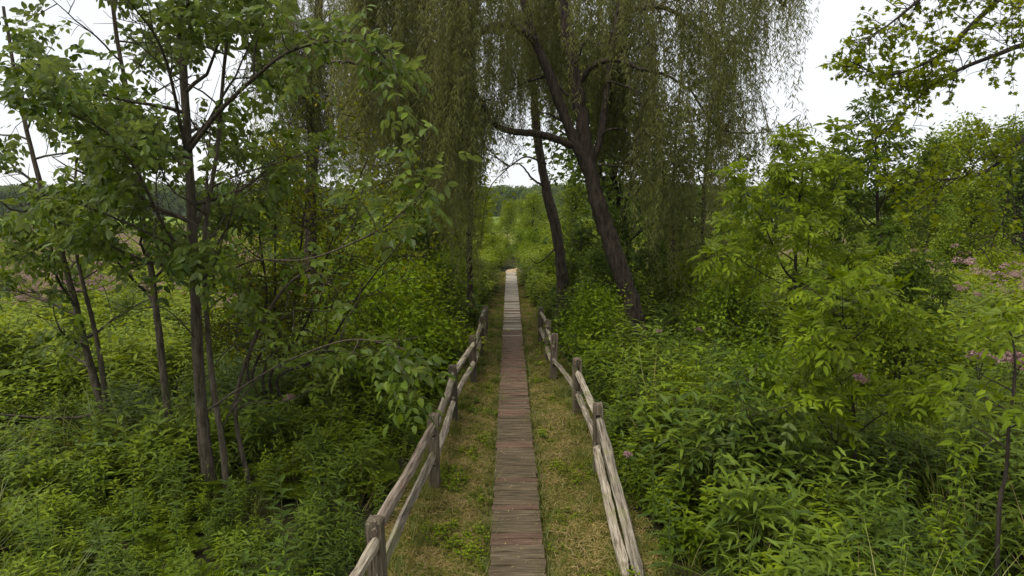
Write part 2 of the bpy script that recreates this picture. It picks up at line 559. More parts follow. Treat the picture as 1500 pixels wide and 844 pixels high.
# ------------------------------------------------------------------ split rail fences
def box_geo(g, x0, x1, y0, y1, z0, z1, jit=None):
    v = np.array([[x, y_, z] for x in (x0, x1) for y_ in (y0, y1) for z in (z0, z1)], float)
    if jit is not None:
        v += jit.normal(0, .003, v.shape)
    f = np.array([[0, 1, 3, 2], [4, 6, 7, 5], [0, 4, 5, 1], [2, 3, 7, 6], [0, 2, 6, 4], [1, 5, 7, 3]])
    g.add(v, [f], .5)


def post_mesh(seed):
    """a square post with two slots cut through along the fence line"""
    r = np.random.default_rng(seed)
    g = Geo()
    H, w, d = 1.05, .068, .075
    for s in (-1, 1):                                    # the two cheeks
        v, q = [], []
        zs = [-.3, .3, .62, .9, H - .025, H]
        for i, z in enumerate(zs):
            k = .82 if z == H else 1.0
            a, b = (.030, w * (k if z == H else 1))
            for (x, y_) in ((a, -d * k), (b, -d * k), (b, d * k), (a, d * k)):
                v.append((s * (x + r.normal(0, .0025)), y_ + r.normal(0, .003), z + (r.normal(0, .004) if z == H else 0)))
        for i in range(len(zs) - 1):
            for j in range(4):
                q.append([i * 4 + j, i * 4 + (j + 1) % 4, i * 4 + 4 + (j + 1) % 4, i * 4 + 4 + j])
        q.append([(len(zs) - 1) * 4 + j for j in range(4)])
        q = np.array(q)
        g.add(v, [q if s > 0 else q[:, ::-1]], .5)
    for z0, z1 in ((-.3, .36), (.50, .76), (.90, H - .004)):   # the web between the slots
        box_geo(g, -.031, .031, -d + .004, d - .004, z0, z1, r)
    return g.mesh('post', M['post'])


def rail_obj(a, b, seed, parent, mat, h=.056, t=.045, name='rail'):
    r = np.random.default_rng(seed)
    a, b = np.asarray(a, float), np.asarray(b, float)
    L = np.linalg.norm(b - a)
    n_ = 14
    xs = np.linspace(-L / 2, L / 2, n_)
    base = np.array([[-.9, -.55], [-.35, -1.0], [.55, -.9], [1.0, -.1], [.6, .85], [-.2, 1.05], [-.95, .4]]) + r.normal(0, .13, (7, 2))
    k = 7
    v = []
    bow = r.normal(0, .012, 2)
    ph = r.random(2) * 6
    for i, x in enumerate(xs):
        u = x / (L / 2)
        end = np.clip((1 - abs(u)) / .10, 0, 1)
        sc_ = np.array([t * (.45 + .55 * end), h * (.55 + .45 * end)])
        tw = .14 * math.sin(u * 2 + ph[0])
        for p in base:
            q = p + r.normal(0, .09, 2)
            yy, zz = q * sc_
            v.append((x + r.normal(0, .01), yy * math.cos(tw) - zz * math.sin(tw) + bow[0] * (1 - u * u) + .003 * math.sin(5 * u + ph[0]),
                      yy * math.sin(tw) + zz * math.cos(tw) + bow[1] * (1 - u * u) + .004 * math.sin(4 * u + ph[1])))
    q = [[i * k + j, i * k + (j + 1) % k, (i + 1) * k + (j + 1) % k, (i + 1) * k + j] for i in range(n_ - 1) for j in range(k)]
    g = Geo()
    g.add(v, [np.array(q), np.array([[j for j in range(k)][::-1], [(n_ - 1) * k + j for j in range(k)]])], .5)
    ob = bpy.data.objects.new(name, g.mesh(name, mat))
    col.objects.link(ob)
    d = Vector(b - a).normalized()
    up = Vector((0, 0, 1))
    yv = up.cross(d).normalized()
    zv = d.cross(yv)
    mt = Matrix((d, yv, zv)).transposed().to_4x4()
    mid = (a + b) / 2 - np.array(parent.location)
    mt.translation = Vector(mid)
    ob.parent = parent
    ob.matrix_basis = mt
    return ob


posts_m = [post_mesh(40 + i) for i in range(4)]


def fence(name, spots, label, seed, skip=()):
    r = np.random.default_rng(seed)
    root = empty(name, (spots[0][0], spots[0][1], 0), label, 'fence')
    for i, (x, y_) in enumerate(spots):
        ob = bpy.data.objects.new('post', posts_m[i % 4])
        col.objects.link(ob)
        ob.parent = root
        ob.location = (x - spots[0][0], y_ - spots[0][1], r.normal(-.03, .02) - (.07 if i == 1 and name and seed == 1 else 0))
        ob.rotation_euler = (r.normal(0, .03), r.normal(0, .035), r.normal(0, .05) - math.atan2(spots[min(i + 1, len(spots) - 1)][0] - spots[max(i - 1, 0)][0], spots[min(i + 1, len(spots) - 1)][1] - spots[max(i - 1, 0)][1]))
    for i in range(len(spots) - 1):
        for j, z in enumerate((.43, .83)):
            if (i, j) in skip:
                continue
            a = np.array([*spots[i], z + r.normal(0, .015)])
            b = np.array([*spots[i + 1], z + r.normal(0, .015)])
            d = unit(b - a)
            s = .035 if i % 2 else -.035
            off = np.array([0, 0, s])
            rail_obj(a - d * .10 + off, b + d * .10 + off, seed * 50 + i * 2 + j, root, M['rail_rust'] if (seed, i, j) == (1, 1, 1) else M['rail'])
    return root


LF = [(-1.48, 2.9), (-1.19, 5.75), (-1.02, 8.6), (-1.0, 11.4), (-.80, 14.0), (-.77, 16.5), (-.73, 18.6)]
fence('split_rail_fence', LF, 'weathered two rail split wood fence along the left side of the boardwalk', 1)
RF = [(1.19, 9.07), (1.15, 11.75), (.87, 14.2), (.84, 16.0), (.76, 17.9)]
rf = fence('split_rail_fence', RF, 'weathered split rail fence right of the boardwalk with its near rails fallen', 2, skip=((1, 1),))
tag(rail_obj((1.20, 9.2, .82), (1.27, 6.2, .06), 301, rf, M['rail'], .08, .055), 'fallen grey rail with its near end on the grass')
tag(rail_obj((1.16, 9.15, .42), (1.13, 6.35, .05), 302, rf, M['rail'], .075, .05), 'lower grey rail sloping down to the grass')

# ------------------------------------------------------------------ geometry node scatter for what nobody could count
def scatter(name, mesh, pts, rot, scl, label, cat):
    proto = bpy.data.objects.new(name + '_source', mesh)
    n_ = len(pts)
    me = bpy.data.meshes.new(name)
    me.vertices.add(n_)
    me.vertices.foreach_set('co', np.asarray(pts, np.float32).ravel())
    at = me.attributes.new('rot', 'FLOAT_VECTOR', 'POINT'); at.data.foreach_set('vector', np.asarray(rot, np.float32).ravel())
    at = me.attributes.new('scl', 'FLOAT', 'POINT'); at.data.foreach_set('value', np.asarray(scl, np.float32))
    ob = bpy.data.objects.new(name, me)
    col.objects.link(ob)
    ng = bpy.data.node_groups.new(name, 'GeometryNodeTree')
    ng.interface.new_socket('Geometry', in_out='INPUT', socket_type='NodeSocketGeometry')
    ng.interface.new_socket('Geometry', in_out='OUTPUT', socket_type='NodeSocketGeometry')
    gi, go = ng.nodes.new('NodeGroupInput'), ng.nodes.new('NodeGroupOutput')
    mp_ = ng.nodes.new('GeometryNodeMeshToPoints')
    ip = ng.nodes.new('GeometryNodeInstanceOnPoints')
    oi = ng.nodes.new('GeometryNodeObjectInfo')
    oi.inputs['Object'].default_value = proto
    oi.inputs['As Instance'].default_value = False
    ar = ng.nodes.new('GeometryNodeInputNamedAttribute'); ar.data_type = 'FLOAT_VECTOR'; ar.inputs['Name'].default_value = 'rot'
    as_ = ng.nodes.new('GeometryNodeInputNamedAttribute'); as_.data_type = 'FLOAT'; as_.inputs['Name'].default_value = 'scl'
    ng.links.new(gi.outputs[0], mp_.inputs['Mesh'])
    ng.links.new(mp_.outputs[0], ip.inputs['Points'])
    ng.links.new(oi.outputs['Geometry'], ip.inputs['Instance'])
    ng.links.new(ar.outputs[0], ip.inputs['Rotation'])
    ng.links.new(as_.outputs[0], ip.inputs['Scale'])
    ng.links.new(ip.outputs[0], go.inputs[0])
    md = ob.modifiers.new('scatter', 'NODES')
    md.node_group = ng
    return tag(ob, label, cat, kind='stuff')


def rots(r, n_, tilt):
    return np.stack([r.normal(0, tilt, n_), r.normal(0, tilt, n_), r.random(n_) * 6.283], -1)


# ------------------------------------------------------------------ trees
def nodes_on(r, pts, step, t0=.15):
    """points and tangents along a twig"""
    seg = np.linalg.norm(np.diff(pts, axis=0), axis=1)
    s = np.concatenate([[0], np.cumsum(seg)])
    n_ = max(1, int(s[-1] * (1 - t0) / step))
    q = np.append(s[-1] * (t0 + (1 - t0) * (np.arange(n_) + r.random(n_) * .6) / n_), s[-1])
    p = np.stack([np.interp(q, s, pts[:, k]) for k in range(3)], -1)
    i = np.clip(np.searchsorted(s, q) - 1, 0, len(pts) - 2)
    return p, unit(pts[i + 1] - pts[i])


def leaves_simple(r, p, t, L, wl, per=1, droop=.35, flat=.6):
    p, t = np.repeat(p, per, 0), np.repeat(t, per, 0)
    n_ = len(p)
    side = unit(np.cross(t, r.normal(0, 1, (n_, 3))))
    d = unit(side + t * .5 + np.array([0, 0, -droop]) + r.normal(0, .25, (n_, 3)))
    nn = unit(np.array([0, 0, 1.0]) * flat + r.normal(0, .55, (n_, 3)) + side * .2)
    l_ = L * r.uniform(.65, 1.2, n_)
    return p + d * .02, d, nn, l_, l_ * wl * r.uniform(.85, 1.15, n_), r.random(n_)


def leaves_compound(r, p, t, L, wl, pairs=3, droop=.3, rach=None, up=.75):
    """opposite pinnate leaves: leaflets in pairs and one at the end"""
    n0 = len(p)
    a = unit(np.cross(t, r.normal(0, 1, (n0, 3))))
    p = np.concatenate([p, p]); t2 = np.concatenate([t, t]); a = np.concatenate([a, -a])
    n_ = len(p)
    d = unit(a + t2 * .55 + np.array([0, 0, .15]) + r.normal(0, .2, (n_, 3)))
    rl = (rach or L * 2.0) * r.uniform(.7, 1.2, n_)
    nn = unit(np.array([0, 0, 1.0]) * up + r.normal(0, .38, (n_, 3)))
    s = unit(np.cross(nn, d)); nn = np.cross(d, s)
    shade = r.random(n_)
    out = [[], [], [], [], []]
    for k in range(pairs * 2 + 1):
        f = 1.0 if k == pairs * 2 else .38 + .6 * (k // 2) / max(1, pairs - .3)
        sg = 0 if k == pairs * 2 else (1 if k % 2 else -1)
        pos = p + d * (rl * f)[:, None] + np.array([0, 0, -1.0]) * (droop * rl * f * f)[:, None]
        dd = unit(d * (1 if sg == 0 else .55) + s * sg * .9 + np.array([0, 0, -droop * (.6 + f)]) + r.normal(0, .14, (n_, 3)))
        l_ = L * r.uniform(.72, 1.18, n_)
        out[0].append(pos); out[1].append(dd); out[2].append(unit(nn + r.normal(0, .2, (n_, 3))))
        out[3].append(l_); out[4].append(np.clip(shade * .6 + r.random(n_) * .4, 0, 1))
    P_, D_, N_, L_, R_ = [np.concatenate(x) for x in out]
    return P_, D_, N_, L_, L_ * wl * r.uniform(.85, 1.15, len(L_)), R_


LEAF_MESH = {}


def leaf_mesh(tpl, key):
    if (id(tpl[0]), key) not in LEAF_MESH:
        g = Geo()
        put_leaves(g, tpl, np.zeros((1, 3)), np.array([[1., 0, 0]]), np.array([[0, 0, 1.]]), 1, 1, .35)
        LEAF_MESH[(id(tpl[0]), key)] = g.mesh('leaf', M[key])
    return LEAF_MESH[(id(tpl[0]), key)]


def make_tree(name, label, stems, mat, bark, seed, leaf, limbs=(), auto=(), twigs=(7, .5, 1.0), sub=2, step=.09, cat='tree',
              group=None, tpl=T_LEAF, big=0, twig_wob=.16, twig_grav=.02, cut=None, stem_leaf=False, bare=(), thin=()):
    """stems: (points, r0, r1); limbs: (points, r0, r1); auto: (stem index, count, t0, t1, length low, length high, rise)"""
    r = np.random.default_rng(seed)
    base = np.array(stems[0][0][0], float)
    base[2] = 0
    root = empty(name, base, label, cat, group)
    paths = []
    for i, (pts, r0, r1) in enumerate(stems):
        sp = smooth_path(pts, 8 * len(pts))
        tt = np.linspace(0, 1, len(sp))
        rad = r0 * (1 - tt) + r1 * tt
        if i == 0:
            rad = rad * (1 + .35 * np.exp(-tt * len(sp) / 4))
        rad = rad * (1 + .05 * np.sin(tt * 31 + seed))
        g = Geo()
        tube(g, sp + r.normal(0, r0 * .03, sp.shape), rad, 10)
        tk = g.build('trunk' if i == 0 else 'stem', M[bark], root)
        if i == 0: trunk = tk
        paths.append((sp, rad))
    todo = [(smooth_path(p, 6 * len(p)), r0, r1, 1 if i in bare else (0 if i not in thin else .5 if i < 7 else .86)) for i, (p, r0, r1) in enumerate(limbs)]
    for (si, cnt, t0, t1, l0, l1, rise) in auto:
        sp, rad = paths[si]
        az = r.random() * 6.28
        for k in range(cnt):
            f = t0 + (t1 - t0) * (k + r.random() * .8) / cnt
            i = int(f * (len(sp) - 1))
            az += 2.4 + r.normal(0, .4)
            d = np.array([math.cos(az), math.sin(az), rise + r.normal(0, .15)])
            L = (l0 + (l1 - l0) * (f - t0) / max(1e-6, t1 - t0)) * r.uniform(.75, 1.2)
            todo.append((wander(r, sp[i], d, L, 8, .13, .03), min(rad[i] * .55, .012 + .012 * L), .004, 0))
    LV = [[] for _ in range(6)]

    def leafy(tw):
        p, t = nodes_on(r, tw, step)
        for k, arr in enumerate(leaf(r, p, t)):
            LV[k].append(arr)

    for (pts, r0, r1, bare_) in todo:
        g = Geo()
        tube(g, pts, np.linspace(r0, r1, len(pts)), 6)
        seg = np.linalg.norm(np.diff(pts, axis=0), axis=1).sum()
        cnt = max(0, int(twigs[0] * seg * (1 - bare_)))
        for k in range(cnt):
            f = .22 + .78 * (k + r.random()) / cnt
            i = min(int(f * (len(pts) - 1)), len(pts) - 2)
            p = pts[i] + (pts[i + 1] - pts[i]) * r.random()
            t = unit(pts[i + 1] - pts[i])
            d = unit(np.cross(t, r.normal(0, 1, 3)) + t * .7 + np.array([0, 0, .15]))
            L = r.uniform(twigs[1], twigs[2]) * (1.1 - .45 * f)
            tw = wander(r, p, d, L, 5, twig_wob, twig_grav)
            tube(g, tw, np.linspace(.007, .0025, 6), 3)
            leafy(tw)
            for q in range(sub if not bare_ else 0):
                j = r.integers(1, 5)
                d2 = unit(unit(tw[j + 1 if j < 5 else j] - tw[j - 1]) * .6 + r.normal(0, .6, 3))
                t2 = wander(r, tw[j], d2, L * r.uniform(.35, .6), 4, twig_wob, twig_grav)
                tube(g, t2, np.linspace(.004, .002, 5), 3)
                leafy(t2)
        if bare_ < 1:
            leafy(pts[int(len(pts) * (.5 if not bare_ else .75)):])
        g.build('limb', M[bark], trunk, origin=base)
    if stem_leaf:
        for sp, rad in paths:
            leafy(sp[int(len(sp) * .7):])
    Pp, D, N, L, W, rn = [np.concatenate(x) for x in LV]
    if cut is not None:
        keep = cut(r, Pp)
        Pp, D, N, L, W, rn = Pp[keep], D[keep], N[keep], L[keep], W[keep], rn[keep]
    rest = np.ones(len(Pp), bool)
    if big:
        x, y_, f = to_px(Pp)
        size = np.where((x > 5) & (x < 1495) & (y_ > 5) & (y_ < 840), L / f, 0)
        idx = np.argsort(-size)[:big]
        idx = idx[size[idx] > 0]
        rest[idx] = False
        me = leaf_mesh(tpl, mat)
        Du = unit(D); S = unit(np.cross(N, Du)); Nn = np.cross(Du, S)
        for i in idx:
            ob = bpy.data.objects.new('leaf', me)
            mt = Matrix.Identity(4)
            for k in range(3):
                mt[k][0], mt[k][1], mt[k][2], mt[k][3] = Du[i, k] * L[i], S[i, k] * W[i], Nn[i, k] * L[i], Pp[i, k] - base[k]
            col.objects.link(ob)
            ob.parent = root
            ob.matrix_basis = mt
    g = Geo()
    put_leaves(g, tpl, Pp[rest], D[rest], N[rest], L[rest], W[rest], rn[rest])
    tag(g.build('crown', M[mat], root), kind='stuff')
    return root


def comp(L, wl, **k):
    return lambda r, p, t: leaves_compound(r, p, t, L, wl, **k)


def simp(L, wl, **k):
    return lambda r, p, t: leaves_simple(r, p, t, L, wl, **k)


def px_path(pts, Y=None):
    return [P(*q) if len(q) == 3 else P(q[0], q[1], Y) for q in pts]


def grounded(pts):
    """drop a foot point to the soil below the first point"""
    p = pts[0].copy()
    return [np.array([p[0] + .02, p[1], -.05])] + [q for q in pts if q[2] > .12]


def gappy(r, p):
    """holes in the crown where the sky shows"""
    return vnoise(p[:, 0] * 1.2 + p[:, 1] * .7, p[:, 2] * 1.5, 1.6, 1.3) + .35 * vnoise(p[:, 0], p[:, 2] + p[:, 1], 5.0, .4) > np.interp(p[:, 2], [2.5, 4, 5.5, 7], [-.1, -.25, -.12, .15])


# --- box elder on the left: trunk with a second stem twisted along it
A = grounded(px_path([(310, 745), (299, 640), (291, 540), (286, 430), (281, 320), (274, 190), (266, 60), (262, -60), (255, -260)], 8.3))
A2 = grounded(px_path([(331, 748), (327, 660), (312, 565), (302, 450), (300, 340), (318, 220), (330, 80), (350, -80)], 8.15))
A3 = [np.array([-3.32, 8.35, 0])] + px_path([(345, 600, 8.3), (372, 500, 8.1), (415, 425, 7.8), (468, 385, 7.4)])
Alimbs = [(px_path([(288, 440, 8.3), (360, 385, 7.8), (450, 380, 7.0), (550, 340, 6.3), (600, 300, 6.0), (640, 262, 5.7)]), .014, .004),
          (px_path([(305, 600, 8.2), (400, 540, 7.4), (500, 500, 6.6), (570, 505, 6.1), (620, 525, 5.8)]), .013, .004),
          (px_path([(270, 230, 8.3), (320, 165, 7.9), (372, 115, 7.4), (425, 75, 7.0), (500, 60, 6.6), (575, 75, 6.3)]), .03, .006),
          (px_path([(372, 115, 7.4), (374, 70, 7.3), (392, 20, 7.2), (420, -30, 7.0)]), .014, .005),
          (px_path([(285, 395, 8.3), (250, 360, 7.9), (170, 320, 7.4), (90, 290, 7.0)]), .02, .005),
          (px_path([(281, 390, 8.3), (240, 330, 7.6), (200, 250, 7.0), (150, 190, 6.6), (60, 150, 6.2)]), .022, .005),
          (px_path([(276, 240, 8.3), (240, 80, 7.6), (180, -10, 7.0)]), .024, .006)]
arch = [(288, 392, 240, 345, 190, 320), (288, 395, 225, 375, 150, 350), (290, 390, 330, 345, 370, 285), (292, 396, 350, 372, 420, 330), (286, 388, 262, 330, 235, 262),
        (292, 470, 350, 420, 395, 330), (300, 560, 345, 500, 350, 420), (290, 500, 235, 450, 160, 440), (335, 610, 372, 540, 440, 470), (340, 600, 400, 540, 490, 520),
        (322, 640, 358, 560, 372, 450), (286, 400, 200, 390, 110, 430), (292, 430, 330, 440, 400, 470), (372, 500, 440, 455, 520, 440), (345, 600, 395, 590, 470, 560)]
ar = np.random.default_rng(77)
for (x0, y0, x1, y1, x2, y2) in arch:
    Yk = 8.25 + ar.normal(0, .1)
    Alimbs.append((px_path([(x0, y0, 8.27), ((x0 + x1) / 2, (y0 + y1) / 2 - 6, Yk), (x1, y1, Yk - .15), ((x1 + x2) / 2, (y1 + y2) / 2 + 8, Yk - .3), (x2, y2, Yk - .4 + ar.normal(0, .2))]), .010, .003))
make_tree('box_elder_tree', 'leafy box elder with a twisted double trunk in the left foreground', [(A, .078, .03), (A2, .042, .016), (A3, .03, .014)],
          'ash', 'bark', 11, comp(.108, .60, pairs=2, droop=.45), limbs=Alimbs,
          auto=[(0, 19, .37, .97, 1.9, 1.3, .4), (1, 9, .5, .95, 1.5, 1.0, .4)], twigs=(5, .35, .8), sub=1, step=.13, big=300, thin=(0, 1, *range(7, 22)), cut=gappy)

B = grounded(px_path([(265, 700), (246, 600), (233, 490), (222, 400), (206, 300), (195, 180), (172, 60), (150, -120)], 9.3))
make_tree('box_elder_tree', 'slim leaning box elder stem just left of the double trunked tree', [(B, .055, .02)], 'ash', 'bark', 12,
          comp(.105, .60, pairs=2, droop=.45), auto=[(0, 17, .33, .97, 1.7, 1.1, .3)], twigs=(4.5, .35, .75), sub=1, step=.13, big=120, cut=gappy)

C = grounded(px_path([(178, 672), (152, 600), (127, 515), (100, 405), (62, 280), (30, 150), (5, 10)], 10.0))
C2 = px_path([(155, 605), (150, 545), (138, 480), (118, 400), (108, 330), (112, 230)], 10.0)
make_tree('box_elder_tree', 'forked slender box elder leaning left near the left edge', [(C, .066, .02), (C2, .042, .016)], 'ash', 'bark', 13,
          comp(.105, .60, pairs=2, droop=.45), limbs=[(px_path([(150, 605, 10), (110, 612, 9.8), (60, 612, 9.5), (-10, 606, 9.2)]), .03, .012)], bare=(0,),
          auto=[(0, 18, .3, .97, 1.7, 1.2, .3), (1, 6, .5, .97, 1.0, .7, .4)], twigs=(4.5, .35, .75), sub=1, step=.13, big=120, cut=gappy)

# --- thicket of thin arching stems with small yellowish leaves
Fs = []
for k, (x1, y1, x2, y2) in enumerate([(400, 470, 425, 180), (430, 450, 480, 160), (450, 470, 540, 230), (470, 520, 600, 340), (390, 440, 385, 230)]):
    Fs.append(([np.array([-3.6 + .12 * k, 10.6 + .1 * (k % 3), -.02])] + px_path([((340 + x1) / 2, 560, 10.6), (x1, y1, 10.5), ((x1 + x2) / 2 - 8, (y1 + y2) / 2, 10.4), (x2, y2, 10.2)]), .03, .008))
make_tree('thicket_shrub', 'tall shrub of thin arching dark stems with small yellow green leaves', Fs, 'yellowish', 'bark_dark', 14, simp(.078, .52),
          auto=[(i, 17, .34, .99, 1.25, .8, .3) for i in range(5)], twigs=(7, .3, .65), sub=2, step=.06, cat='shrub', tpl=T_QUAD)

# --- saplings on the right
S1 = grounded(px_path([(1168, 650), (1164, 520), (1165, 425), (1166, 360), (1170, 300), (1178, 240), (1185, 215)], 10.4))
S1l = [(px_path([(1165, 415, 10.4), (1146, 390, 10.3), (1126, 345, 10.2), (1105, 300, 10.0), (1085, 270, 9.9)]), .016, .004),
       (px_path([(1165, 412, 10.4), (1182, 385, 10.4), (1188, 330, 10.3), (1215, 290, 10.2), (1232, 250, 10.1)]), .016, .004),
       (px_path([(1165, 428, 10.4), (1120, 402, 10.2), (1080, 380, 10.0), (1050, 370, 9.8)]), .012, .004),
       (px_path([(1165, 428, 10.4), (1200, 412, 10.2), (1245, 400, 10.0), (1275, 375, 9.8)]), .012, .004)]
make_tree('ash_sapling', 'bright green ash sapling with a forked thin trunk right of the willow', [(S1, .035, .008)], 'sapling', 'bark_dark', 21,
          comp(.125, .42, pairs=3, droop=.3), limbs=S1l, auto=[(0, 9, .45, .97, 1.0, .5, .5)], twigs=(4.2, .25, .5), sub=1, step=.12, big=300, stem_leaf=True)
S2 = grounded(px_path([(1258, 765), (1252, 680), (1250, 600), (1243, 520), (1238, 465), (1240, 440)], 7.9))
S2l = [(px_path([(1252, 690, 7.9), (1225, 650, 7.8), (1190, 600, 7.6), (1150, 560, 7.5)]), .012, .004),
       (px_path([(1250, 640, 7.9), (1285, 612, 7.7), (1330, 590, 7.5), (1370, 575, 7.4)]), .012, .004),
       (px_path([(1246, 590, 7.9), (1225, 550, 7.8), (1200, 510, 7.7), (1170, 485, 7.6)]), .010, .004)]
make_tree('ash_sapling', 'low wide ash sapling with a dark thin trunk in the right foreground', [(S2, .03, .007)], 'sapling', 'bark_dark', 22,
          comp(.12, .44, pairs=3, droop=.3), limbs=S2l, auto=[(0, 9, .35, .97, 1.0, .6, .35)], twigs=(3.6, .2, .45), sub=1, step=.13, big=300, stem_leaf=True)
S3 = grounded(px_path([(1460, 850), (1464, 740), (1474, 690), (1478, 620), (1486, 560), (1484, 500), (1468, 470)], 6.0))
make_tree('ash_sapling', 'young ash sapling with pale green top leaves at the right edge', [(S3, .024, .006)], 'sapling', 'bark_dark', 23,
          comp(.13, .44, pairs=2, droop=.4), auto=[(0, 8, .45, .99, .42, .3, .5)], twigs=(3.5, .15, .3), sub=0, step=.14, big=200, stem_leaf=True)
S4 = grounded(px_path([(1120, 740), (1110, 690), (1095, 610), (1080, 560)], 7.6))
make_tree('ash_sapling', 'small thin stemmed sapling in the weeds left of the wide sapling', [(S4, .018, .006)], 'broad', 'bark_dark', 24,
          comp(.11, .44, pairs=2, droop=.4), auto=[(0, 8, .4, .99, .7, .4, .4)], twigs=(4, .2, .4), sub=1, step=.13, big=80, stem_leaf=True)

# --- dense dark tree on the right and the leafy tree behind the willow
D1 = grounded(px_path([(1290, 540), (1288, 430), (1286, 330), (1284, 240), (1280, 165)], 14.5))
make_tree('ash_tree', 'dense dark green young ash tree beyond the bright sapling', [(D1, .07, .012)], 'dark', 'bark_dark', 31,
          comp(.13, .42, pairs=3, droop=.3), auto=[(0, 30, .22, .98, 1.7, .5, .55)], twigs=(4.0, .3, .6), sub=1, step=.14, tpl=T_QUAD)
D2 = grounded(px_path([(1040, 470), (1030, 330), (1036, 220), (1045, 120), (1050, 50)], 20))
make_tree('broadleaf_tree', 'mid green broadleaf tree half hidden behind the hanging willow', [(D2, .09, .02)], 'dark', 'bark_dark', 32,
          simp(.14, .5, per=2), auto=[(0, 26, .25, .98, 2.1, .8, .5)], twigs=(4.5, .4, .8), sub=1, step=.09, tpl=T_QUAD)
D3 = grounded(px_path([(984, 450), (986, 380), (985, 300), (990, 200), (1000, 90)], 19))
make_tree('broadleaf_tree', 'slender dark trunked tree rising behind the willow curtain', [(D3, .07, .02)], 'dark', 'bark_dark', 33,
          simp(.13, .5, per=2), auto=[(0, 16, .35, .98, 1.5, .7, .5)], twigs=(4, .4, .8), sub=1, step=.10, tpl=T_QUAD)

# --- maple whose branches reach in from the right
MT = [np.array([9.3, 9.2, -.05]), np.array([9.2, 9.2, 2.5]), np.array([9.0, 9.1, 5.0]), np.array([8.8, 9.0, 7.5]), np.array([8.7, 8.9, 10])]
Ml = [([MT[3]] + px_path([(1540, 40, 8.6), (1480, 72, 8.4), (1410, 100, 8.2), (1360, 130, 8.0), (1290, 200, 7.8)]), .05, .004),
      ([MT[3] + [0, 0, .5]] + px_path([(1530, -90, 8.6), (1470, -10, 8.3), (1420, 40, 8.1), (1370, 85, 7.9), (1300, 110, 7.8), (1245, 90, 7.7)]), .05, .004),
      ([MT[2] + [0, 0, .8]] + px_path([(1560, 140, 8.8), (1500, 205, 8.4), (1445, 250, 8.2), (1395, 262, 8.0), (1350, 265, 7.9), (1300, 285, 7.8)]), .032, .004),
      (px_path([(1500, 200, 8.4), (1484, 225, 8.3), (1476, 290, 8.2), (1464, 335, 8.1), (1430, 370, 8.0)]), .012, .004),
      ([MT[4]] + px_path([(1500, -140, 8.4), (1430, -70, 8.1), (1370, -20, 7.9), (1310, 30, 7.8), (1270, 60, 7.7)]), .05, .004)]
make_tree('maple_tree', 'maple whose thin leafy branches reach into the sky at the upper right', [(MT, .17, .06)], 'maple', 'bark_dark', 41,
          simp(.066, .95, per=2, flat=.7), limbs=Ml, bare=(), auto=[(0, 16, .55, .98, 2.6, 1.8, .5)], twigs=(7.5, .35, .8), sub=2, step=.075,
          tpl=T_MAPLE, big=200, cut=lambda r, p: vnoise(p[:, 0] * 2 + p[:, 1], p[:, 2] * 2.2, 1.3, 2.0) > -.5)

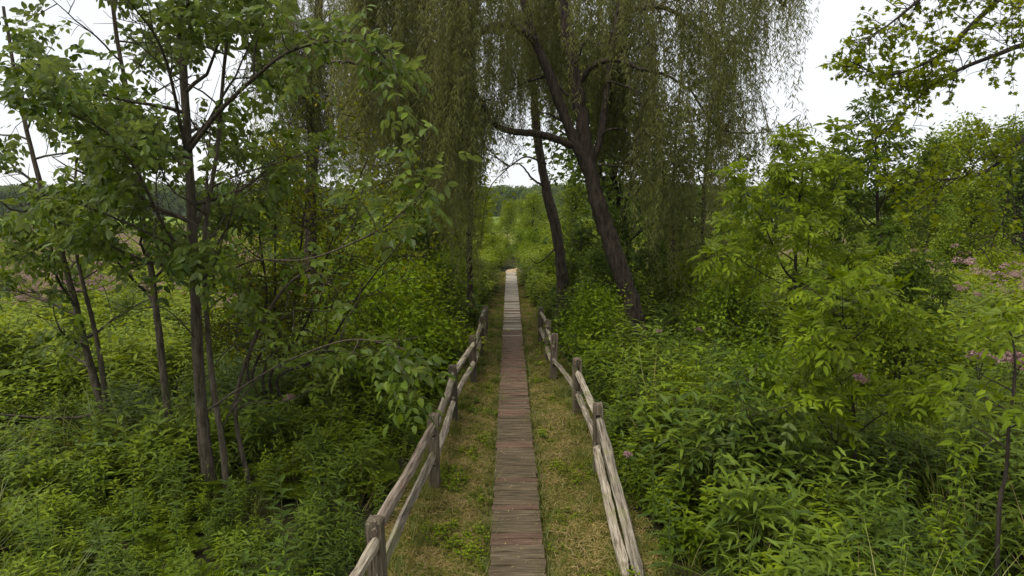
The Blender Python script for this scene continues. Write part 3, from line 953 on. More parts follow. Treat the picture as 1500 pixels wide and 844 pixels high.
# ------------------------------------------------------------------ weeping willows
def willow(name, label, stems, limbs, seed, n_clusters, per, region, zbot, ztop, bark='bark_willow', lw=(.135, .0185), dens=.95, extra=()):
    r = np.random.default_rng(seed)
    base = np.array(stems[0][0][0], float); base[2] = 0
    root = empty(name, base, label, 'tree')
    sk, skr = [], []
    for i, (pts, r0, r1) in enumerate(stems):
        sp = smooth_path(pts, 9 * len(pts))
        tt = np.linspace(0, 1, len(sp))
        rad = (r0 * (1 - tt) + r1 * tt) * (1 + .06 * np.sin(tt * 23 + i))
        if i == 0: rad = rad * (1 + .45 * np.exp(-tt * 14))
        g = Geo()
        tube(g, sp + r.normal(0, r0 * .05, sp.shape), rad, 14)
        tk = g.build('trunk' if i == 0 else 'stem', M[bark], root)
        if i == 0: trunk = tk
        sk.append(sp[len(sp) // 3:]); skr.append(rad[len(sp) // 3:])
    for (pts, r0, r1) in limbs:
        sp = smooth_path(pts, 8 * len(pts))
        rad = np.linspace(r0, r1, len(sp))
        g = Geo()
        tube(g, sp + r.normal(0, r0 * .12, sp.shape), rad, 8)
        g.build('limb', M[bark], trunk, origin=base)
        sk.append(sp[2:]); skr.append(rad[2:])
    sk = np.concatenate(sk)
    sk = sk[sk[:, 2] > 4.6]
    gb, gl = Geo(), Geo()
    ls = [[] for _ in range(6)]
    for c in range(n_clusters + len(extra)):
        if c < n_clusters:
            for _ in range(6):
                X, Y_ = region(r)
                if vnoise(X * 1.6, Y_ * .9, 1.2, seed * .37) > r.uniform(-1.3, .5):
                    break
            zb = zbot(X, Y_)
            if zb < 4 and r.random() < .74:
                zb = r.uniform(zb + 1.0, 5.2)
            zt = max(zb + .9, zb + (ztop - zb) * r.random() ** .8)
        else:
            X, Y_, zt, zb = extra[c - n_clusters]
        q = np.array([X, Y_, zt])
        # a thin arching branchlet from the nearest limb to the top of this bundle of strands
        dv = sk - q
        cost = np.linalg.norm(dv * [1, 1, 1.3], axis=1) + np.where(sk[:, 2] > zt + .8, .8, 0)
        j = int(np.argmin(cost))
        s0 = sk[j]
        mid = (s0 + q) / 2 + np.array([0, 0, .25 * np.linalg.norm(q[:2] - s0[:2]) + .1]) + r.normal(0, .12, 3)
        bp_ = smooth_path([s0, mid, q], 9)
        tube(gb, bp_, np.linspace(.016, .005, len(bp_)), 4)
        for k in range(per):
            f = r.uniform(.45, 1)
            i = int(f * (len(bp_) - 1))
            p = bp_[i] + r.normal(0, .10, 3)
            L = np.clip(min(p[2] - zb * r.uniform(.85, 1.25), r.uniform(1.1, 3.4)), .5, 6)
            out = unit(np.array([p[0] - base[0], p[1] - base[1], 0]) + r.normal(0, .8, 3) * [1, 1, 0])
            n_ = 7
            u = np.linspace(0, 1, n_)[:, None]
            sway = r.normal(0, .16, 3) * [1, 1, 0]
            pts = p + out * (.22 * np.sqrt(u)) * min(1, L) + np.array([0, 0, -L]) * u ** 1.1 + sway * np.sin(u * 3.0) + np.array([0, 0, .06]) * np.sin(u * 3.14)
            tube(gb, pts, np.linspace(.0035, .0015, n_), 3)
            m_ = int(L / .048 * dens)
            uu = np.sort(r.random(m_)) * .96 + .04
            pp = np.stack([np.interp(uu, u[:, 0], pts[:, k2]) for k2 in range(3)], -1)
            az = np.cumsum(np.full(m_, 2.4)) + r.normal(0, .5, m_)
            d = np.stack([np.cos(az) * .7, np.sin(az) * .7, -r.uniform(.35, 1.1, m_)], -1)
            ls[0].append(pp); ls[1].append(d)
            ls[2].append(np.stack([np.cos(az), np.sin(az), np.full(m_, .5)], -1) + r.normal(0, .5, (m_, 3)))
            L_ = lw[0] * r.uniform(.6, 1.25, m_)
            ls[3].append(L_); ls[4].append(lw[1] * r.uniform(.8, 1.3, m_)); ls[5].append(np.clip(r.random() * .5 + r.random(m_) * .5, 0, 1))
    gb.build('hanging_twigs', M['willow_twig'], root)['kind'] = 'stuff'
    a = [np.concatenate(x) for x in ls]
    put_leaves(gl, T_QUAD, *a)
    tag(gl.build('crown', M['willow'], root), kind='stuff')
    return root


WY = 16.5
WT = [np.array([3.12, WY, -.1]), np.array([3.08, WY, .35])] + px_path([(930, 460), (905, 385), (875, 295), (860, 220), (846, 135), (832, 50), (815, -50), (802, -190), (800, -330)], WY)
W2 = px_path([(868, 265, WY), (835, 190, WY - .1), (805, 110, WY - .2), (780, 50, WY - .3), (762, -30, WY - .4), (735, -160, WY - .5), (720, -290, WY - .5)])
W3 = px_path([(862, 250, WY), (880, 200, WY + .2), (890, 120, WY + .4), (905, 20, WY + .6), (930, -100, WY + .8), (950, -230, WY + 1)])
Wl = [(px_path([(838, 212, WY - .1), (790, 197, WY - .5), (745, 191, WY - .9), (720, 178, WY - 1.2), (705, 150, WY - 1.5), (690, 130, WY - 1.8), (660, 135, WY - 2.0)]), .10, .02),
      (px_path([(786, 60, WY - .3), (745, 36, WY - .5), (705, 48, WY - .8), (682, 85, WY - 1.2), (640, 107, WY - 1.6), (565, 107, WY - 2.2), (520, 92, WY - 2.6), (480, 92, WY - 2.8)]), .10, .02),
      (px_path([(846, 125, WY), (870, 96, WY - .3), (905, 88, WY - .7), (935, 100, WY - 1.0), (975, 110, WY - 1.3), (1010, 130, WY - 1.5)]), .075, .02),
      (px_path([(735, -160, WY - .5), (660, -120, WY - .8), (580, -60, WY - 1.2), (540, 20, WY - 1.6)]), .09, .02),
      (px_path([(930, -100, WY + .8), (1000, -120, WY + .4), (1070, -80, WY), (1120, -20, WY - .3), (1150, 10, WY - .5)]), .09, .02),
      (px_path([(905, 20, WY + .6), (960, 10, WY + .5), (1010, 30, WY + .2), (1060, 80, WY - .2)]), .08, .02),
      (px_path([(815, -50, WY), (770, -90, WY - .9), (720, -60, WY - 1.8), (680, 0, WY - 2.6)]), .08, .02),
      (px_path([(815, -50, WY), (860, -80, WY - 1.0), (920, -60, WY - 2.0), (960, 10, WY - 2.6)]), .08, .02),
      (px_path([(802, -190, WY), (830, -230, WY + 1.5), (860, -180, WY + 3)]), .08, .02),
      (px_path([(1010, 130, WY - 1.5), (1050, 185, WY - 1.6), (1095, 195, WY - 1.7), (1140, 192, WY - 1.8)]), .025, .008),
      (px_path([(800, 240, WY + .3), (770, 230, WY), (745, 245, WY - .2)]), .03, .01)]
wr = np.random.default_rng(57)
for (x0, y0, x1, y1) in [(846, 135, 780, 110), (838, 90, 900, 40), (805, 110, 740, 130), (780, 50, 700, -10), (890, 120, 950, 150), (880, 200, 940, 210), (835, 190, 770, 150),
                         (705, 48, 640, 20), (640, 107, 600, 150), (905, 20, 960, 60), (720, 178, 690, 215), (866, 250, 920, 235)]:
    p0, p1 = P(x0, y0, WY), P(x1, y1, WY + wr.uniform(-1.2, .6))
    ps = [p0 * (1 - t) + p1 * t + wr.normal(0, .13, 3) * (t > 0) for t in (0, .25, .5, .75, 1)]
    Wl.append((ps, .035, .008))


def w_region(r):
    while True:
        px = r.choice([r.uniform(505, 745), r.uniform(740, 900), r.uniform(890, 1090), r.uniform(1085, 1165)], p=[.405, .18, .38, .035])
        Y_ = r.uniform(WY - 3.0, WY + 2.4)
        if 765 < px < 945 and r.random() < .68:
            Y_ = r.uniform(WY + .5, WY + 2.4)
        X = (px - 750) / FPX * Y_
        return X, Y_


def w_bottom(X, Y_):
    px = 750 + X / Y_ * FPX
    yb = np.interp(px, [500, 560, 620, 655, 695, 715, 735, 760, 880, 935, 965, 1050, 1075, 1095, 1170], [230, 300, 350, 450, 460, 380, 250, 190, 200, 300, 470, 500, 300, 110, 95])
    if 765 < px < 945 and Y_ < WY + .5:
        yb = 110
    return P(px, float(yb), Y_)[2]


willow('willow_tree', 'big weeping willow leaning over the boardwalk with a thick dark forked trunk', [(WT, .265, .07), (W2, .14, .05), (W3, .095, .04)], Wl, 51,
       450, 8, w_region, w_bottom, 10.3, extra=[(*P(px, 192, WY - 1.75), P(px, 192 + dy, WY - 1.75)[2]) for px, dy in ((1085, 60), (1100, 50), (1112, 45), (1125, 55), (1138, 40), (1150, 45), (1160, 30))])

V = [np.array([1.62, 21, -.05])] + px_path([(824, 410), (815, 340), (800, 275), (787, 200), (780, 120), (770, 30), (765, -60)], 21)
Vl = [(px_path([(800, 275, 21), (780, 262, 20.6), (760, 240, 20.2), (735, 250, 20)]), .04, .01), (px_path([(818, 360, 21), (790, 385, 20.8), (775, 378, 20.6)]), .03, .01)]
willow('willow_tree', 'thinner straight willow trunk behind the thick willow beside the walk', [(V, .19, .08)], Vl, 52, 60, 8,
       lambda r: (r.normal(1.2, 1.0), r.uniform(19.5, 23)), lambda X, Y_: 6.2, 10.5)
U = [np.array([-1.28, 20.5, -.05])] + px_path([(689, 430), (687, 360), (690, 290), (688, 200), (680, 100), (672, -20)], 20.5)
willow('willow_tree', 'slender willow behind the left rail fence draped in hanging strands', [(U, .11, .05)], [], 53, 85, 8,
       lambda r: (r.normal(-2.5, .7), r.uniform(18.5, 21.5)), lambda X, Y_: 2.0 if X < -1.0 else 5.0, 10)
G2 = [np.array([-6.3, 21, -.05])] + px_path([(455, 330), (458, 210), (463, 100), (467, 0), (470, -150)], 21)
willow('willow_tree', 'pale grey trunked willow seen behind the leafy trees on the left', [(G2, .2, .1)],
       [(px_path([(467, 0, 21), (440, -40, 20.6), (420, 0, 20.2)]), .06, .02), (px_path([(463, 100, 21), (500, 60, 20.6), (540, 70, 20.2)]), .06, .02)], 54, 120, 8,
       lambda r: (r.normal(-6.0, 1.1), r.uniform(19, 22.5)), lambda X, Y_: 5.2 if X < -6.3 else 3.6, 10)

# ------------------------------------------------------------------ distant trees and bushes
def clump_tree(name, seed, h, rad, leaf_l, n_cl, per, mat, bark, trunk_r, low=.15, label=None, cat='tree', group=None, pointy=.5):
    r = np.random.default_rng(seed)
    root = empty(name, (0, 0, 0), label, cat, group)
    g = Geo()
    tr = wander(r, (0, 0, -.1), (0, 0, 1), h * .95, 8, .05, .05)
    tube(g, tr, np.linspace(trunk_r, trunk_r * .15, 9), 7)
    cs = []
    for k in range(n_cl):
        f = low + (1 - low) * r.random() ** .85
        w = rad * math.sin(math.pi * min(1, .12 + .88 * ((f - low) / (1 - low)) ** pointy)) ** .7
        a = r.random() * 6.283
        q = w * r.uniform(.35, 1.0)
        i = min(8, int(f * 8.4))
        c = np.array([tr[i, 0] + math.cos(a) * q, tr[i, 1] + math.sin(a) * q, f * h + r.normal(0, .04 * h)])
        cs.append(c)
        s = tr[max(1, int(i * .75))]
        tube(g, smooth_path([s, (s + c) / 2 + [0, 0, .03 * h], c], 5), np.linspace(trunk_r * .25, trunk_r * .06, 5), 4)
    g.build('trunk', M[bark], root)
    cs = np.repeat(np.array(cs), per, 0)
    n_ = len(cs)
    sg = rad * .2
    off = r.normal(0, 1, (n_, 3)) * [sg, sg, sg * .7]
    g = Geo()
    d = unit(off * [1, 1, .3] + r.normal(0, sg, (n_, 3)) + [0, 0, -.3 * sg])
    L_ = leaf_l * r.uniform(.6, 1.3, n_)
    put_leaves(g, T_QUAD, cs + off, d, np.array([0, 0, 1.]) + r.normal(0, .6, (n_, 3)), L_, L_ * .55, r.random(n_))
    tag(g.build('crown', M[mat], root), kind='stuff')
    return root


TP = [clump_tree('broadleaf_tree', 60, 9, 2.7, .24, 95, 85, 'far', 'bark_dark', .14),
      clump_tree('broadleaf_tree', 61, 8, 2.1, .22, 85, 85, 'far', 'bark_dark', .11, low=.1, pointy=.7),
      clump_tree('broadleaf_tree', 62, 10, 3.2, .26, 110, 85, 'dark', 'bark_dark', .16, low=.2)]
SP = [clump_tree('shrub', 70, 2.2, 1.2, .10, 60, 75, 'shrub', 'bark_dark', .03, low=.04, cat='shrub'),
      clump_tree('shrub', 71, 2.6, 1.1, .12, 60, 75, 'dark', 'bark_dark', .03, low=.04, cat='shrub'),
      clump_tree('shrub', 72, 2.0, 1.3, .09, 70, 75, 'shrub', 'bark_dark', .03, low=.04, cat='shrub'),
      clump_tree('shrub', 73, 2.1, 1.2, .09, 70, 75, 'meadow', 'bark_dark', .03, low=.04, cat='shrub')]
rng = np.random.default_rng(8)
used = set()


def place(protos, k, loc, s, label, group=None):
    o = protos[k]
    if id(o) in used:
        o = copy_tree(o, loc, rng.random() * 6.28, s, label, None)
    else:
        used.add(id(o))
        o.location = loc
        o.rotation_euler = (0, 0, rng.random() * 6.28)
        o.scale = (s, s, s)
    o['label'] = label
    if group:
        o['group'] = group
    elif 'group' in o:
        del o['group']
    return o


def tree_at(px, ytop, Y, k, label, group=None):
    h = P(px, ytop, Y)[2]
    place(TP, k, ((px - 750) / FPX * Y, Y, 0), h / (9, 8, 10)[k], label, group)


def shrub_at(px, ytop, Y, k, label, group=None):
    h = P(px, ytop, Y)[2]
    place(SP, k, ((px - 750) / FPX * Y, Y, 0), h / (2.2, 2.6, 2.0, 2.1)[k], label, group)


# seen through the gap above the end of the walk
tree_at(775, 285, 52, 1, 'bright green tree in the gap beyond the end of the boardwalk')
tree_at(706, 300, 60, 0, 'round pale green tree beyond the field left of the gap')
tree_at(664, 285, 46, 0, 'leafy tree behind the slender draped willow')
tree_at(840, 270, 40, 0, 'tree behind the thinner willow trunk')
tree_at(905, 265, 44, 2, 'dark tree behind the thick willow trunk')
tree_at(960, 240, 48, 1, 'tall tree far behind the willow curtain')
tree_at(600, 270, 44, 2, 'dark tree far behind the fence on the left')
shrub_at(722, 345, 41, 3, 'light green bush left of the sandy bend')
shrub_at(783, 338, 42, 0, 'bright bush right of the sandy bend')
shrub_at(742, 352, 50, 3, 'low pale bush straight beyond the end of the walk')
shrub_at(764, 340, 48, 0, 'rounded bright bush beyond the sandy bend')
tree_at(742, 296, 66, 1, 'light green tree straight beyond the end of the boardwalk')
tree_at(612, 95, 27, 0, 'broadleaf tree behind the left part of the willow curtain')
tree_at(636, 150, 30, 1, 'tall tree behind the slender draped willow trunk')
tree_at(930, 60, 27, 2, 'tall dark broadleaf tree behind the thick willow')
tree_at(420, 200, 30, 0, 'pale green tree right of the double trunk seen through the leaves')
for k, (px, yt, Y, kk) in enumerate([(690, 296, 96, 0), (716, 302, 110, 1), (742, 298, 104, 0), (768, 294, 98, 1), (800, 296, 108, 0), (838, 292, 100, 2), (650, 290, 100, 2)]):
    tree_at(px, yt, Y, kk, ('first', 'second', 'third', 'fourth', 'fifth', 'rightmost', 'leftmost')[k] + ' of the small far trees at the back of the gap', 'far trees at the back of the gap')
# right-hand tree line
for (px, yt, Y, k, lb) in [(1350, 205, 34, 1, 'light green tree next to the dense dark ash'), (1395, 190, 38, 0, 'pale feathery tree in the right tree line'),
                           (1440, 185, 36, 1, 'slim tree under the hanging maple twig'), (1490, 190, 33, 2, 'dark tree at the right edge behind the maple branches'),
                           (1560, 180, 34, 2, 'dark tree just beyond the right edge of the meadow'), (1235, 225, 36, 1, 'tree behind the bright sapling top'),
                           (1130, 250, 42, 2, 'distant tree between the willow and the bright sapling'), (1420, 270, 30, 0, 'low round tree in front of the right tree line'),
                           (1310, 260, 40, 2, 'distant dark tree behind the dense dark ash')]:
    tree_at(px, yt, Y, k, lb)
# left side beyond the meadow
for (px, yt, Y, k) in [(20, 318, 48, 0), (90, 322, 52, 1), (150, 315, 60, 0), (235, 325, 62, 1), (330, 318, 55, 0), (400, 300, 46, 1), (455, 300, 42, 0), (520, 290, 44, 2)]:
    nth = ('leftmost', 'second', 'third', 'fourth', 'fifth', 'sixth', 'seventh', 'eighth')[(20, 90, 150, 235, 330, 400, 455, 520).index(px)]
    tree_at(px, yt, Y, k, nth + (' small tree' if px == 20 else ' small tree from the left edge') + ' beyond the left flowering meadow', 'trees beyond the left meadow')

# bushes behind and beside the willow
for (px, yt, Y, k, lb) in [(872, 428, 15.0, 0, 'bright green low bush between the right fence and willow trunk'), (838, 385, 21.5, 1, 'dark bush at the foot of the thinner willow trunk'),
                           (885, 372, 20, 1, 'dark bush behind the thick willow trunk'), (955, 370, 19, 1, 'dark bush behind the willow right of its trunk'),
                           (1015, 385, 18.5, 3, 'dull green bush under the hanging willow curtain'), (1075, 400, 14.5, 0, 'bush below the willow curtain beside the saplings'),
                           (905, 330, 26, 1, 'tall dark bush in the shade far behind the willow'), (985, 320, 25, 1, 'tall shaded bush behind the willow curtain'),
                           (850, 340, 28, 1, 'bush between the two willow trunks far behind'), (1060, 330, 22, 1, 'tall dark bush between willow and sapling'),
                           (610, 395, 15.5, 3, 'bush behind the left fence under the hanging strands'), (575, 400, 14, 0, 'bush left of the hanging willow strands'),
                           (540, 410, 12.5, 2, 'bush behind the near leafy branch on the left'), (610, 340, 19, 1, 'tall bush behind the left fence'),
                           (560, 350, 18, 3, 'tall yellowish bush behind the thin stemmed thicket'), (655, 375, 23, 0, 'bush beside the walk beyond the left fence'),
                           (510, 380, 15, 1, 'dark bush behind the thin arching stems'), (810, 370, 27, 0, 'bright bush beside the walk beyond the right fence'),
                           (668, 360, 27, 3, 'bush along the walk left of the gap'), (1335, 470, 10.2, 3, 'light green bush right of the wide low sapling'), (1120, 520, 9.4, 0, 'fine leaved bush below the bright forked sapling'),
                           (1010, 545, 10.4, 3, 'low bush among the weeds between fence and saplings'),
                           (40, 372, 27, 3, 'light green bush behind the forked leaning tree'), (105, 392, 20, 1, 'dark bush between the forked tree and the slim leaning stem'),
                           (190, 368, 30, 0, 'bush in the meadow between the two slim left stems'), (255, 385, 23, 3, 'bush in the meadow left of the double trunk'),
                           (325, 372, 25, 0, 'bush in the meadow right of the double trunk'), (385, 415, 14.5, 1, 'dark bush in front of the arching thicket stems'),
                           (430, 360, 22, 3, 'tall pale bush behind the arching thicket stems'), (-30, 395, 19, 0, 'bush cut by the left edge of the picture'), (480, 345, 26, 0, 'bright bush behind the thicket near the pale willow'),
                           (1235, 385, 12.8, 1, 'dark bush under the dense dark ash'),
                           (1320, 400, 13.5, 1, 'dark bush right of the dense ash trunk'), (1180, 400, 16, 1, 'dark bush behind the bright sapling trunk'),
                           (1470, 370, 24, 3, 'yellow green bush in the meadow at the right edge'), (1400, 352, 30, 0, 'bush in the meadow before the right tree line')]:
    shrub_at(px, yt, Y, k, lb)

# the far wood on the hill
wood = clump_tree('hill_tree', 80, 9, 3.6, .9, 40, 18, 'dark', 'bark_dark', .2, low=.1)
crown = [c for c in wood.children if c.name.startswith('crown')][0]
wm = crown.data
for c in list(wood.children): bpy.data.objects.remove(c)
bpy.data.objects.remove(wood)
r = np.random.default_rng(9)
wx, wy = r.uniform(-420, 420, 3600), 236 + 190 * r.random(3600) ** .8
wp = np.stack([wx, wy, hill_z(wx, wy) - .5], -1)
scatter('far_wood', wm, wp, rots(r, len(wp), .05), r.uniform(.7, 1.15, len(wp)), 'bluish dark wood covering the far hill', 'wood')

# ------------------------------------------------------------------ herb layer prototypes
def clump_goldenrod(seed, stems=5, h=.85, spread=.16, leaves=34, L=.115, w=.13, mat='herb', tpl=T_LANCE, stemmat='stem', droop=.55):
    r = np.random.default_rng(seed)
    g = Geo()
    for s in range(stems):
        a, q = r.random() * 6.28, spread * math.sqrt(r.random())
        hh = h * r.uniform(.7, 1.1)
        pts = wander(r, (q * math.cos(a), q * math.sin(a), 0), (.25 * math.cos(a) * q / spread, .25 * math.sin(a) * q / spread, 1), hh, 6, .05, .05)
        tube(g, pts, np.linspace(.0045, .002, 7), 3, .5, 1)
        n_ = leaves
        u = .12 + .88 * (np.arange(n_) + r.random(n_)) / n_
        p = np.stack([np.interp(u * 6, np.arange(7), pts[:, k]) for k in range(3)], -1)
        az = np.arange(n_) * 2.4 + r.normal(0, .3, n_)
        rise = .55 * u - .15
        d = np.stack([np.cos(az), np.sin(az), rise + r.normal(0, .2, n_)], -1)
        nn = np.stack([-np.cos(az) * rise, -np.sin(az) * rise, np.ones(n_)], -1) + r.normal(0, .25, (n_, 3))
        size = np.sin(np.clip(.25 + .75 * (1 - u), 0, 1) * math.pi * .62) ** .8
        L_ = L * (.45 + .75 * size) * r.uniform(.8, 1.2, n_)
        put_leaves(g, tpl, p, d, nn, L_, L_ * w * 2, np.clip(.25 + .45 * u + r.normal(0, .12, n_), 0, 1))
    return g.mesh('herb_clump', [M[mat], M[stemmat]])


def tuft_sedge(seed, n_=34, h=.7, spread=.10, w=.006, mat='sedge', lean=.5):
    r = np.random.default_rng(seed)
    g = Geo()
    a = r.random(n_) * 6.28
    q = spread * np.sqrt(r.random(n_))
    hh = h * r.uniform(.5, 1.1, n_)
    le = lean * r.uniform(.2, 1.4, n_)
    az = a + r.normal(0, .6, n_)
    u = np.linspace(0, 1, 5)
    d = np.stack([np.cos(az), np.sin(az)], -1)
    side = np.stack([-np.sin(az), np.cos(az)], -1)
    v = np.zeros((n_, 5, 2, 3))
    for i, t in enumerate(u):
        c = np.stack([q * np.cos(a), q * np.sin(a)], -1) + d * (le * hh * t ** 1.8)[:, None]
        z = hh * (t - .32 * le * t ** 3)
        ww = w * (1 - t * .92)
        for k, s in enumerate((-1, 1)):
            v[:, i, k, :2] = c + side * s * ww
            v[:, i, k, 2] = z
    b = (np.arange(n_) * 10)[:, None, None]
    q4 = np.array([[2 * i, 2 * i + 1, 2 * i + 3, 2 * i + 2] for i in range(4)])[None]
    g.add(v.reshape(-1, 3), [(b + q4).reshape(-1, 4)], np.repeat(r.random(n_), 10))
    return g.mesh('grass_tuft', [M[mat]])


def clump_fern(seed, fronds=7, L=.75):
    r = np.random.default_rng(seed)
    g = Geo()
    for f in range(fronds):
        az = f * 6.28 / fronds + r.normal(0, .25)
        l_ = L * r.uniform(.75, 1.1)
        u = np.linspace(0, 1, 26)
        out = np.array([math.cos(az), math.sin(az), 0])
        rise = r.uniform(.8, 1.15)
        pts = out * (l_ * .75 * u[:, None] ** 1.2) + np.array([0, 0, 1]) * (l_ * rise * (u - .55 * u * u))[:, None]
        tube(g, pts[::5], np.linspace(.004, .0015, len(pts[::5])), 3, .5, 1)
        t = unit(np.gradient(pts, axis=0))
        s = np.cross(t, [0, 0, 1]); s = unit(s)
        up = np.cross(s, t)
        wd = .17 * l_ / .75 * np.sin(np.clip(.15 + .85 * u, 0, 1) * math.pi) ** .7
        for sg in (-1, 1):
            put_leaves(g, T_QUAD, pts[3:], s[3:] * sg + t[3:] * .35 + r.normal(0, .06, (23, 3)), up[3:], wd[3:] + .02, .032, np.clip(.4 + r.normal(0, .15, 23), 0, 1))
    return g.mesh('fern_clump', [M['fern'], M['stem']])


def clump_broad(seed, stems=3, h=1.05, L=.20, w=.19):
    return clump_goldenrod(seed, stems, h, .14, 16, L, w, 'broad', T_LEAF, 'stem_dark')


def patch_turf(seed):
    r = np.random.default_rng(seed)
    g = Geo()
    n_ = 150
    p = np.stack([r.uniform(-.13, .13, n_), r.uniform(-.13, .13, n_), np.zeros(n_)], -1)
    az = r.random(n_) * 6.28
    flat = r.random(n_) < .4
    d = np.stack([np.cos(az), np.sin(az), np.where(flat, .08, r.uniform(.5, 1.6, n_))], -1)
    p[:, 2] = np.where(flat, r.uniform(.005, .035, n_), 0)
    L_ = np.where(flat, .10, .075) * r.uniform(.5, 1.4, n_)
    put_leaves(g, T_LANCE, p, d, np.stack([-np.cos(az), -np.sin(az), np.full(n_, .6)], -1) + r.normal(0, .3, (n_, 3)), L_, .009, np.clip(r.random(n_) * .75 + .3 * flat, 0, 1))
    return g.mesh('turf_patch', [M['turf']])


def flower_head(g, r, c, rad, n_=46):
    a = r.random(n_) * 6.28
    q = rad * np.sqrt(r.random(n_))
    p = np.stack([c[0] + q * np.cos(a), c[1] + q * np.sin(a), c[2] + rad * .55 * (1 - (q / rad) ** 2) + r.normal(0, .012, n_)], -1)
    put_leaves(g, T_QUAD, p, r.normal(0, 1, (n_, 3)) * [1, 1, .5] + [0, 0, .4], r.normal(0, 1, (n_, 3)) + [0, 0, .6], .034, .024, r.random(n_), 2)


def joe_pye_parts(seed, h=1.35):
    """meshes of one joe-pye weed: stem, whorled leaves, flower head"""
    r = np.random.default_rng(seed)
    gs, gl, gf = Geo(), Geo(), Geo()
    pts = wander(r, (0, 0, 0), (0, 0, 1), h, 7, .03, .05)
    tube(gs, pts, np.linspace(.008, .004, 8), 5)
    for k in range(7):
        u = .2 + .72 * k / 6
        p = np.array([np.interp(u * 7, np.arange(8), pts[:, j]) for j in range(3)])
        az = k * .8 + np.arange(4) * 1.571 + r.normal(0, .12, 4)
        L_ = .21 * (1.1 - .5 * u) * r.uniform(.85, 1.15, 4)
        d = np.stack([np.cos(az), np.sin(az), np.full(4, .25) + r.normal(0, .1, 4)], -1)
        put_leaves(gl, T_LEAF, np.repeat(p[None], 4, 0), d, np.array([0, 0, 1.]) + r.normal(0, .2, (4, 3)), L_, L_ * .3, r.random(4))
    top = pts[-1]
    for k in range(6):
        a = k * 1.05 + r.random()
        q = 0 if k == 0 else .075
        c = top + np.array([q * math.cos(a), q * math.sin(a), .06 if k == 0 else r.uniform(.0, .05)])
        tube(gs, smooth_path([pts[-2], c], 3), .0025, 3)
        flower_head(gf, r, c, .05)
    for g_ in (gf,):
        g_.f = [(f, 0, s) for f, m_, s in g_.f]
    return gs.mesh('stem', [M['stem_dark']]), gl.mesh('leaves', [M['broad']]), gf.mesh('flower_head', [M['pink']])


JP = [joe_pye_parts(90 + i) for i in range(4)]
jr = np.random.default_rng(12)


def joe_pye(x, y_, s, label, group=None):
    a = JP[jr.integers(4)]
    root = empty('joe_pye_weed', (x, y_, 0), label, 'wildflower', group)
    root.rotation_euler = (jr.normal(0, .06), jr.normal(0, .06), jr.random() * 6.28)
    root.scale = (s, s, s)
    for nm, me in zip(('stem', 'foliage', 'flower_head'), a):
        ob = bpy.data.objects.new(nm, me)
        col.objects.link(ob)
        ob.parent = root
    return root


def jp_px(px, py, Y, label, group=None):
    """joe-pye weed whose flower head shows at this pixel"""
    p = P(px, py, Y)
    joe_pye(p[0], p[1], max(.5, p[2] / 1.42), label, group)


jp_px(1412, 515, 8.6, 'pink joe-pye weed with the largest flower head by the right edge sapling')
jp_px(1345, 488, 10.5, 'pink joe-pye weed between the low sapling and the meadow')
jp_px(1260, 548, 8.6, 'pink flowered weed just right of the low sapling trunk')
jp_px(1480, 520, 8.0, 'pink joe-pye weed behind the sapling at the right edge')
jp_px(1040, 552, 11.0, 'dusty pink joe-pye weed in the weeds below the willow')
jp_px(915, 662, 7.9, 'pink flowered weed leaning onto the fallen fence rail')
jp_px(970, 482, 14.5, 'dusty pink flower at the foot of the willow curtain')
jp_px(1020, 482, 14.3, 'dusty pink flower right under the willow strands')
jp_px(1175, 490, 10.8, 'small pink flowered weed behind the low sapling')
jp_px(435, 580, 9.8, 'pale pink weed behind the arching thicket stems')
jp_px(368, 472, 17, 'pink joe-pye weed beside the double trunk of the box elder')
for k in range(50):
    left = k < 32
    Y = jr.uniform(17, 34)
    px = jr.uniform(-30, 560) if left else jr.uniform(1290, 1530)
    x = (px - 750) / FPX * Y
    joe_pye(x, Y, jr.uniform(.95, 1.25), 'pink joe-pye weed scattered in the open meadow on the %s' % ('left' if left else 'right'), 'joe-pye weeds in the %s meadow' % ('left' if left else 'right'))

# foreground weeds one can tell apart
def herb(px, py, Y, kind, seed, label):
    p = P(px, py, Y)
    h = max(.35, p[2])
    root = empty('tall_weed', (p[0], p[1], 0), label, 'plant')
    herb.last = root
    r = np.random.default_rng(seed)
    pts = wander(r, (0, 0, 0), (r.normal(0, .08), r.normal(0, .08), 1), h, 6, .03, .05)
    g = Geo(); tube(g, pts, np.linspace(.007, .003, 7), 5)
    ob = g.build('stem', M['stem'], None); ob.parent = root
    n_, L, w, tpl, mat = (44, .17, .13, T_LANCE, 'herb') if kind == 'goldenrod' else (20, .24, .24, T_LEAF, 'broad')
    me = leaf_mesh(tpl, mat)
    for k in range(n_):
        u = .2 + .8 * (k + r.random()) / n_
        q = np.array([np.interp(u * 6, np.arange(7), pts[:, j]) for j in range(3)])
        az = k * 2.4 + r.normal(0, .2) if kind == 'goldenrod' else (k // 2) * 1.57 + (k % 2) * 3.14 + r.normal(0, .15)
        d = unit(np.array([math.cos(az), math.sin(az), -.1 + .6 * u]))
        s = unit(np.cross([0, 0, 1], d)); nn = np.cross(d, s)
        l_ = L * (1.1 - .65 * u) * r.uniform(.85, 1.15)
        o = bpy.data.objects.new('leaf', me)
        mt = Matrix.Identity(4)
        for j in range(3):
            mt[j][0], mt[j][1], mt[j][2], mt[j][3] = d[j] * l_, s[j] * l_ * w * (1.6 if kind == 'goldenrod' else 1.4), nn[j] * l_, q[j]
        col.objects.link(o); o.parent = root; o.matrix_basis = mt


